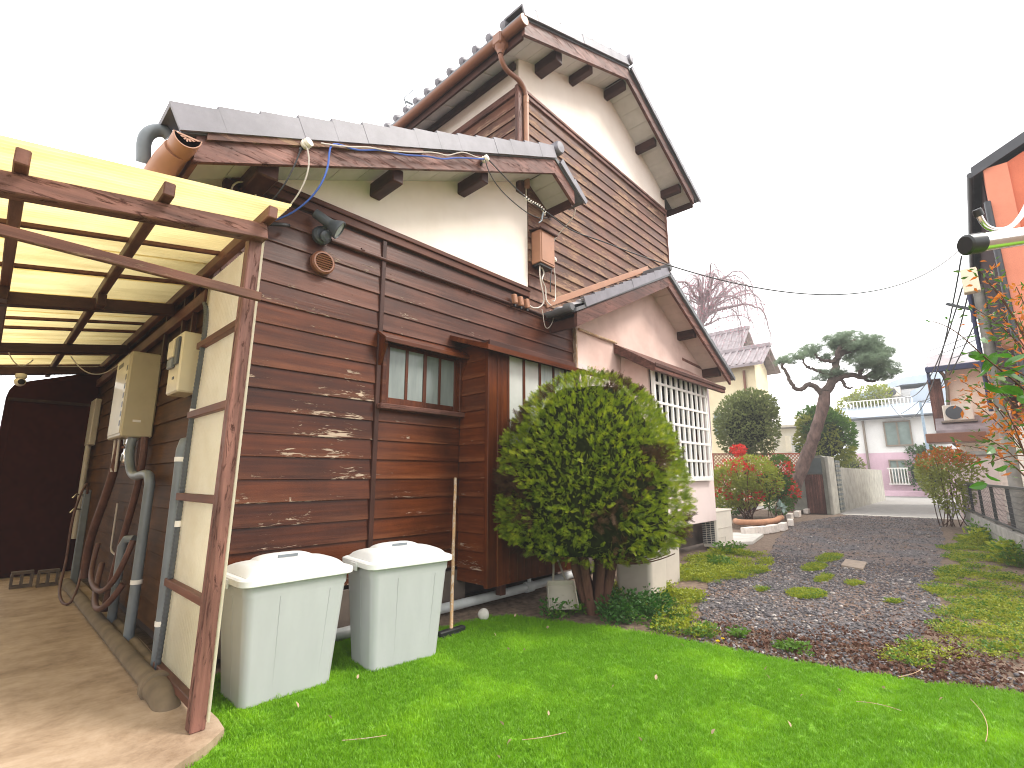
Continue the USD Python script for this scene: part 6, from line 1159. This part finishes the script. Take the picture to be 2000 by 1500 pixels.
# houses beyond
W['yellow'] = plaster('pale_yellow_render', (0.76, 0.67, 0.45), (0.70, 0.60, 0.39)); W['far_tile'] = plain('mauve_roof_tile', (0.29, 0.245, 0.255), 0.5, 0.25, 3); W['white_wall'] = plaster('white_render', (0.72, 0.71, 0.70), (0.66, 0.65, 0.63)); W['lilac'] = plaster('lilac_pink_render', (0.62, 0.43, 0.50), (0.56, 0.38, 0.45)); W['blue_roof'] = plain('blue_grey_metal_roof', (0.38, 0.44, 0.52), 0.45, 0.1, 1.0)
W['win_glass'] = plain('far_window_glass', (0.20, 0.25, 0.23), 0.12, 0.25, 1.3); W['bronze'] = plain('bronze_frame', (0.20, 0.16, 0.12), 0.5, 0.1, 4); W['beige_wall'] = plaster('beige_render', (0.82, 0.72, 0.60), (0.77, 0.66, 0.54))
def gable_house(name, label, x, ywest, zt, ridge, over, wallm, roofm, depth=6.0, base=None):
    """block whose west wall lies at x, from y0 (near end) to y1; eaves at ze; ridge along y"""
    (y0, y1), ze, zr = ywest, zt, ridge; t = thing(name, label, 'house', (x, y0, 0)); xr = x+depth/2
    m = MB(); m.prism([(x, y0, -.02), (x+depth, y0, -.02), (x+depth, y0, ze), (xr, y0, zr-.15), (x, y0, ze)], (0, y1-y0, 0)); obj('wall', m, wallm, t)
    for s in (-1, 1):
        e = np.array((x-over if s < 0 else x+depth+over, 0, ze-.1)); r = np.array((xr, 0, zr)); m = MB()
        m.prism([e+[0, y0-over, 0], r+[0, y0-over, 0], r+[0, y0-over, .14], e+[0, y0-over, .12]], (0, y1-y0+2*over, 0)); rf = obj('roof', m, roofm, t)
        if s < 0:
            m = MB(); nrib = int((y1-y0+2*over)/.32)
            for k in range(nrib): y = y0-over+.16+.32*k; m.beam(e+[0, y, .15], r+[0, y, .17], .09, .06, ch=0)
            obj('tile_rows', m, roofm, rf, kind='stuff')
    m = MB(); m.beam((xr, y0-over-.05, zr+.18), (xr, y1+over, zr+.18), .22, .22, ch=.03); obj('ridge', m, roofm, t)
    return t
xa = 24.0; yn = on_x(1478, 760, xa)[1]; ze_ = on_x(1440, 718, xa)[2]; zr_ = on_x(1455, 688, xa+.95)[2]
yh = gable_house('yellow_house', 'pale yellow house with mauve tiled roof, lower front block', xa, (yn, yn+5), ze_, zr_, .5, W['yellow'], W['far_tile'], 1.9)
p_ = on_x(1456, 760, xa-.05); m = MB(); m.tube([(xa-.06, p_[1], ze_-.2), (xa-.06, p_[1], 0)], .06, 8); obj('downpipe', m, W['gutter'], yh, smooth=50)
for k in range(2): m = MB(); p_ = on_x(1407+60*k, 760, xa); m.box((xa-.06, p_[1]-.4, 3.2), (xa-.002, p_[1]+.4, 4.3)); obj('window', m, W['win_glass'], yh)
xb = 26.6; yn2 = on_x(1437, 700, xb)[1]; ze2 = on_x(1415, 690, xb)[2]
gable_house('yellow_house', 'pale yellow house with steep gable, taller block behind', xb, (yn2, yn2+6), ze2, ze2+1.25, .5, W['yellow'], W['far_tile'], 1.9)
# white and lilac house across the street
xh = 43.0
def hz(px, py, x=xh): return on_x(px, py, x)
wh = thing('white_pink_house', 'white upper and lilac lower walled house with blue-grey roof across the street', 'house', (xh, 4, 0))
yL, yR_ = hz(1655, 900)[1], hz(1905, 900)[1]; zb2, zm2, zt2 = -.05, hz(1740, 884)[2], hz(1740, 816)[2]
m = MB(); m.box((xh, yR_, zm2+.002), (xh+7, yL, zt2)); obj('wall', m, W['white_wall'], wh)
m = MB(); m.box((xh-.02, yR_, zb2), (xh+7, yL, zm2)); obj('wall', m, W['lilac'], wh)
m = MB(); m.prism([(xh-.7, yR_-.5, zt2-.05), (xh+2.8, yR_-.5, zt2+1.15), (xh+2.8, yR_-.5, zt2+1.28), (xh-.7, yR_-.5, zt2+.1)], (0, yL-yR_+1.0, 0)); obj('roof', m, W['blue_roof'], wh)
m = MB(); m.tube([(xh-.75, yR_-.5, zt2-.02), (xh-.75, yL+.5, zt2-.02)], .09, 8); obj('gutter', m, W['flood'], wh, smooth=50)
def winbox(name, par, px0, py0, px1, py1, x, frame, rail=False):
    a, b = on_x(px0, py0, x), on_x(px1, py1, x); y0, y1, z0, z1 = min(a[1], b[1]), max(a[1], b[1]), min(a[2], b[2]), max(a[2], b[2]); w = .09
    mm = MB(); mm.box((x-.14, y0, z0), (x+.02, y0+w, z1)); mm.box((x-.14, y1-w, z0), (x+.02, y1, z1)); mm.box((x-.15, y0+w, z1-w), (x+.02, y1-w, z1)); mm.box((x-.15, y0+w, z0), (x+.02, y1-w, z0+w)); mm.box((x-.12, (y0+y1)/2-.05, z0+w), (x+.02, (y0+y1)/2+.05, z1-w))
    wp = obj(name, mm, frame, par)
    for c0_, c1_ in ((y0+w, (y0+y1)/2-.05), ((y0+y1)/2+.05, y1-w)): mm = MB(); mm.box((x-.06, c0_, z0+w), (x-.03, c1_, z1-w)); obj('pane', mm, W['win_glass'], wp)
    if rail:
        mm = MB(); zr1 = z0+(z1-z0)*.62; mm.box((x-.5, y0-.1, z0-.05), (x-.45, y1+.1, z0+.02)); mm.box((x-.5, y0-.1, zr1), (x-.45, y1+.1, zr1+.06))
        for y in np.arange(y0-.05, y1+.1, .16): mm.box((x-.495, y, z0), (x-.455, y+.05, zr1+.02))
        obj('window_rail', mm, W['white_paint'], wp)
winbox('window', wh, 1724, 824, 1785, 870, xh, W['bronze']); winbox('window', wh, 1735, 898, 1776, 945, xh, W['bronze'], True); winbox('window', wh, 1825, 822, 1850, 866, xh, W['bronze'])
p_ = hz(1696, 900); m = MB(); m.tube([(xh-.12, p_[1], zt2-.1), (xh-.12, p_[1], 0)], .075, 8); obj('downpipe', m, W['bronze'], wh, smooth=50)
xu = xh+4.2; pu = lambda px, py: on_x(px, py, xu)
yu0, yu1 = pu(1905, 780)[1], pu(1672, 780)[1]; zu0, zu1 = zt2+.6, pu(1750, 762)[2]
m = MB(); m.box((xu, yu0, zu0), (xu+5, yu1, zu1)); obj('upper_wall', m, W['white_wall'], wh)
a, b, c = pu(1640, 785), pu(1765, 738), pu(1850, 735); m = MB(); m.prism([(xu-.3, yu1+.6, zu1-.35), (xu-.3, b[1], b[2]), (xu-.3, yu0-.5, b[2]+.2), (xu-.3, yu0-.5, b[2]-.6), (xu-.3, b[1]+.2, b[2]-.55), (xu-.3, yu1+.5, zu1-.75)], (5.5, 0, 0)); obj('upper_roof', m, W['blue_roof'], wh)
e1, e2 = pu(1775, 775), pu(1850, 740); m = MB(); m.prism([(xu-.32, e1[1], zt2+1.0), (xu-.32, e1[1]-.2, e1[2]+.3), (xu-.32, e2[1], e2[2]+.1), (xu-.32, yu0, e2[2]+.1), (xu-.32, yu0, zt2+.9)], (-.5, 0, 0)); obj('roof_slope', m, W['blue_roof'], wh)
winbox('window', wh, 1660, 770, 1682, 778, xu-.01, W['bronze'])
xr_ = xh+2.2; r0_, r1_ = on_x(1650, 800, xr_), on_x(1785, 800, xr_); zr0 = zt2+1.0; zr1 = on_x(1700, 781, xr_)[2]; m = MB()
m.box((xr_, r1_[1], zr1-.06), (xr_+.06, r0_[1], zr1)); obj('balcony_rail', m, W['white_paint'], wh); m = MB()
for y in np.arange(r1_[1], r0_[1], .22): m.box((xr_+.01, y, zr0-.3), (xr_+.05, y+.06, zr1-.03))
obj('balusters', m, W['white_paint'], wh, kind='stuff')
t = thing('far_air_conditioner', 'white air conditioner on the upper balcony of the white house', 'air conditioner', pu(1745, 765)); p_ = on_x(1745, 766, xu-.5); m = MB(); m.box(p_+[-.2, -.45, -.35], p_+[.2, .45, .35], .03); obj('body', m, W['ac'], t); m = MB(); m.lathe([(.02, 0), (.26, 0), (.28, .03), (.02, .04)], p_+[-.2, .08, 0], (-1, 0, 0), 18); obj('fan_grille', m, W['flood'], t)
bush('balcony_plants', 'yellowish plants along the balcony of the white house', 'plants', on_x(1700, 795, xr_+.8), [(on_x(1665, 788, xr_+.8), (.7, 1.0, .6)), (on_x(1695, 776, xr_+.8), (.7, 1.1, .9)), (on_x(1715, 770, xr_+.8), (.6, .8, .7))], 1500, (.14, .26), [LM['lime'], LM['rust']], stems=3, h=.2, mix=lambda P, N: (RNG.uniform(0, 1, len(P)) < .4).astype(int))
kb = thing('kerb_planter', 'low pink kerb wall at the foot of the lilac wall', 'kerb', (xh-2.2, 4, 0)); a, b = on_z(1703, 963, 0.02), on_z(1812, 962, .02); m = MB(); m.box((xh-2.0, yR_, -.02), (xh-1.7, on_x(1703, 955, xh-1.9)[1], .34), .02); obj('kerb', m, W['lilac'], kb)
for i, (px, py, r, D, mt, lb) in enumerate(((1688, 955, (.9, .9, .35), 36, 'green', 'low clipped green hedge at the corner across the street'), (1668, 920, (.6, .6, 1.1), 34, 'rust', 'upright rust-green shrub beyond the end of the garden wall'), (1728, 946, (.9, .9, .45), 37.5, 'lime', 'light green flowering bush below the lilac wall'), (1812, 882, (1.4, 1.2, .45), 33, 'green', 'flat-topped dark green topiary before the lilac wall'), (1796, 925, (.9, .9, 1.3), 33, 'glossy', 'dark upright evergreen before the lilac wall'), (1822, 930, (.8, .7, 1.1), 30, 'rust', 'reddish bush between the evergreen and the nandina'))):
    c = at(px, py, D); bush('street_shrub', lb, 'shrub', (c[0], c[1], 0), [(c, r), (c+np.array([.2, .3, .15]), tuple(np.array(r)*.8))], 1500, (.12, .24), [LM[mt]], core=W['thuja_core'], stems=2, h=.6)
sh = thing('white_outhouse', 'small white house glimpsed between the rounded trees', 'house', at(1535, 930, 30)*[1, 1, 0]); xo = 30.0; a, b = on_x(1505, 830, xo), on_x(1560, 890, xo)
m = MB(); m.box((xo, b[1], 0), (xo+4, a[1]+1, on_x(1530, 838, xo)[2])); obj('wall', m, W['white_wall'], sh); m = MB(); zz = on_x(1530, 836, xo)[2]; m.prism([(xo-.4, b[1]-.4, zz), (xo+2, b[1]-.4, zz+.9), (xo+4.4, b[1]-.4, zz), (xo+4.4, b[1]-.4, zz+.12), (xo+2, b[1]-.4, zz+1.03), (xo-.4, b[1]-.4, zz+.12)], (0, a[1]+1-b[1]+.8, 0)); obj('roof', m, W['soffit'], sh); winbox('window', sh, 1534, 852, 1548, 882, xo-.02, W['white_paint'])
# beige house on the right
xg = 25.0; a, b = on_x(1848, 740, xg), on_x(1935, 740, xg)
bg = thing('beige_house', 'beige house with dark tiled eave and brown entrance hood beyond the fence', 'house', (xg, b[1], 0)); zg = on_x(1870, 722, xg)[2]
m = MB(); m.box((xg, b[1]-2, 2.4), (xg+6, a[1], zg)); obj('wall', m, W['beige_wall'], bg); m = MB(); m.box((xg+.15, b[1]-2, 0), (xg+6, a[1]-.2, 2.395)); obj('lower_wall', m, W['brick_white'], bg)
m = MB(); m.prism([(xg-.7, a[1]+.5, zg-.05), (xg+2.6, a[1]+.5, zg+1.0), (xg+2.6, a[1]+.5, zg+1.15), (xg-.7, a[1]+.5, zg+.12)], (0, b[1]-a[1]-3, 0)); obj('roof', m, W['far_tile'], bg)
m = MB(); m.box((xg-.78, b[1]-2, zg-.12), (xg-.68, a[1]+.55, zg+.1), .02); m.box((xg-.68, a[1]+.45, zg-.5), (xg+.3, a[1]+.53, zg+.15), .02); obj('fascia', m, W['blue_dark'], bg)
p_ = on_x(1850, 760, xg); m = MB(); m.tube(spline([(xg-.6, p_[1]+.1, zg-.1), (xg-.2, p_[1], zg-.35), (xg-.08, p_[1], zg-.8), (xg-.08, p_[1], 2.4)], 14), .06, 8); obj('downpipe', m, W['bronze'], bg, smooth=50)
p_ = on_x(1842, 790, xg); m = MB(); m.box((xg-.15, p_[1]-.05, 3.0), (xg-.002, p_[1]+.35, 5.0), .01); obj('shutter_box', m, W['beam_z'], bg)
p_ = on_x(1862, 858, xg-.8); m = MB(); m.box((xg-1.2, p_[1]-.9, p_[2]-.12), (xg+.1, p_[1]+.75, p_[2]+.22), .02); obj('entrance_hood', m, W['gutter'], bg)
p_ = on_x(1893, 842, xg-.6); m = MB(); m.prism([(xg-.9, p_[1]+.9, p_[2]-.1), (xg-.1, p_[1]+.9, p_[2]+.5), (xg-.1, p_[1]+.9, p_[2]+.6), (xg-.9, p_[1]+.9, p_[2]+.05)], (0, -2.5, 0)); obj('lean_to_roof', m, W['far_tile'], bg)
t = thing('far_air_conditioner', 'white air conditioner with round fan on the beige house wall', 'air conditioner', on_x(1870, 806, xg-.4)); p_ = on_x(1871, 806, xg-.4); m = MB(); m.box(p_+[-.16, -.42, -.30], p_+[.18, .42, .30], .03); obj('body', m, W['ac'], t); m = MB(); m.lathe([(.02, 0), (.23, 0), (.25, .03), (.02, .04)], p_+[-.16, .10, 0], (-1, 0, 0), 18); obj('fan_grille', m, W['flood'], t); m = MB(); m.box(p_+[-.2, -.5, -.36], p_+[.4, .5, -.305]); obj('shelf', m, W['bronze'], t)
gw = thing('roadside_wall', 'low pinkish rendered wall between fence and beige house', 'wall', at(1885, 940, 20)*[1, 1, 0]); a, b = on_x(1862, 920, 19.5), on_x(1950, 920, 19.5); m = MB(); m.box((19.5, b[1], -.02), (19.65, a[1], on_x(1880, 890, 19.5)[2]), .01); obj('wall', m, W['pink2'], gw); m = MB(); m.box((19.4, b[1]-.05, on_x(1880, 890, 19.5)[2]+.002), (19.75, a[1]+.05, on_x(1880, 882, 19.5)[2]), .01); obj('coping', m, W['concrete'], gw)
tpz = thing('street_pole', 'thin blue-grey street pole carrying wires in front of the white house', 'pole', at(1815, 935, 31)*[1, 1, 0]); p_ = at(1806, 840, 31); W['pole_blue'] = plain('blue_grey_pole', (0.22, 0.29, 0.36), 0.6, 0.15, 4); m = MB(); m.tube([(p_[0], p_[1], 0), (p_[0], p_[1], at(1795, 782, 31)[2])], [.09, .07], 10); obj('pole', m, W['pole_blue'], tpz, smooth=50)
wg = 'utility wires crossing the street'
wires = [((1470, 590, 30), (1820, 629, 30), .35, 'lower of two faint wires meeting left of the sky gap'), ((1590, 613, 34), (1865, 592, 30), .1, 'faint wire rising gently to the right across the sky'), ((1745, 692, 36), (1905, 650, 16), .3, 'uppermost of three parallel wires right of the pine'), ((1748, 702, 36), (1905, 664, 16), .3, 'middle of three parallel wires right of the pine'), ((1750, 710, 36), (1905, 684, 16), .3, 'lowest of three parallel wires right of the pine'), ((1500, 752, 38), (1600, 738, 38), .1, 'wire passing behind the pine limbs at left'), ((1745, 757, 34), (1880, 560, 12.5), 1.6, 'steep curving wire from roof to service box'), ((1795, 783, 31), (1893, 565, 12), 1.0, 'long wire from the street pole up to the service box'), ((1795, 783, 31), (1900, 640, 14), .6, 'wire from the street pole to the utility pole'), ((1760, 808, 31), (1795, 783, 31), .05, 'short wire slanting down left of the street pole'), ((1795, 783, 31), (1850, 782, 27), .1, 'level wire from the street pole to the beige house'), ((1660, 815, 34), (1850, 804, 27), .2, 'wire sagging before the blue-grey roof'), ((1878, 500, 12.2), (1740, 790, 31), 2.2, 'dark drop cable falling from the orange house corner')]
for a, b, s, lb in wires: pipe('utility_wire', lb, 'wire', sag(at(*a), at(*b), s, 22), .018 if max(a[2], b[2]) > 20 else .011, W['cable_black'], group=wg, n=5)
usdkit.material(stage, '/World/Looks/thin_haze', {'v': ('principled_volume', {'color': (0.96, 0.97, 1.0), 'density': 0.0022, 'anisotropy': 0.0})}, [], volume='v.volume')
m = MB(); m.box((-154, -154, -1.3), (204, 204, 12.5)); obj('haze', m, UsdShade.Material.Get(stage, '/World/Looks/thin_haze'), None, kind='stuff', label='thin pale haze filling the air over the yard and street')
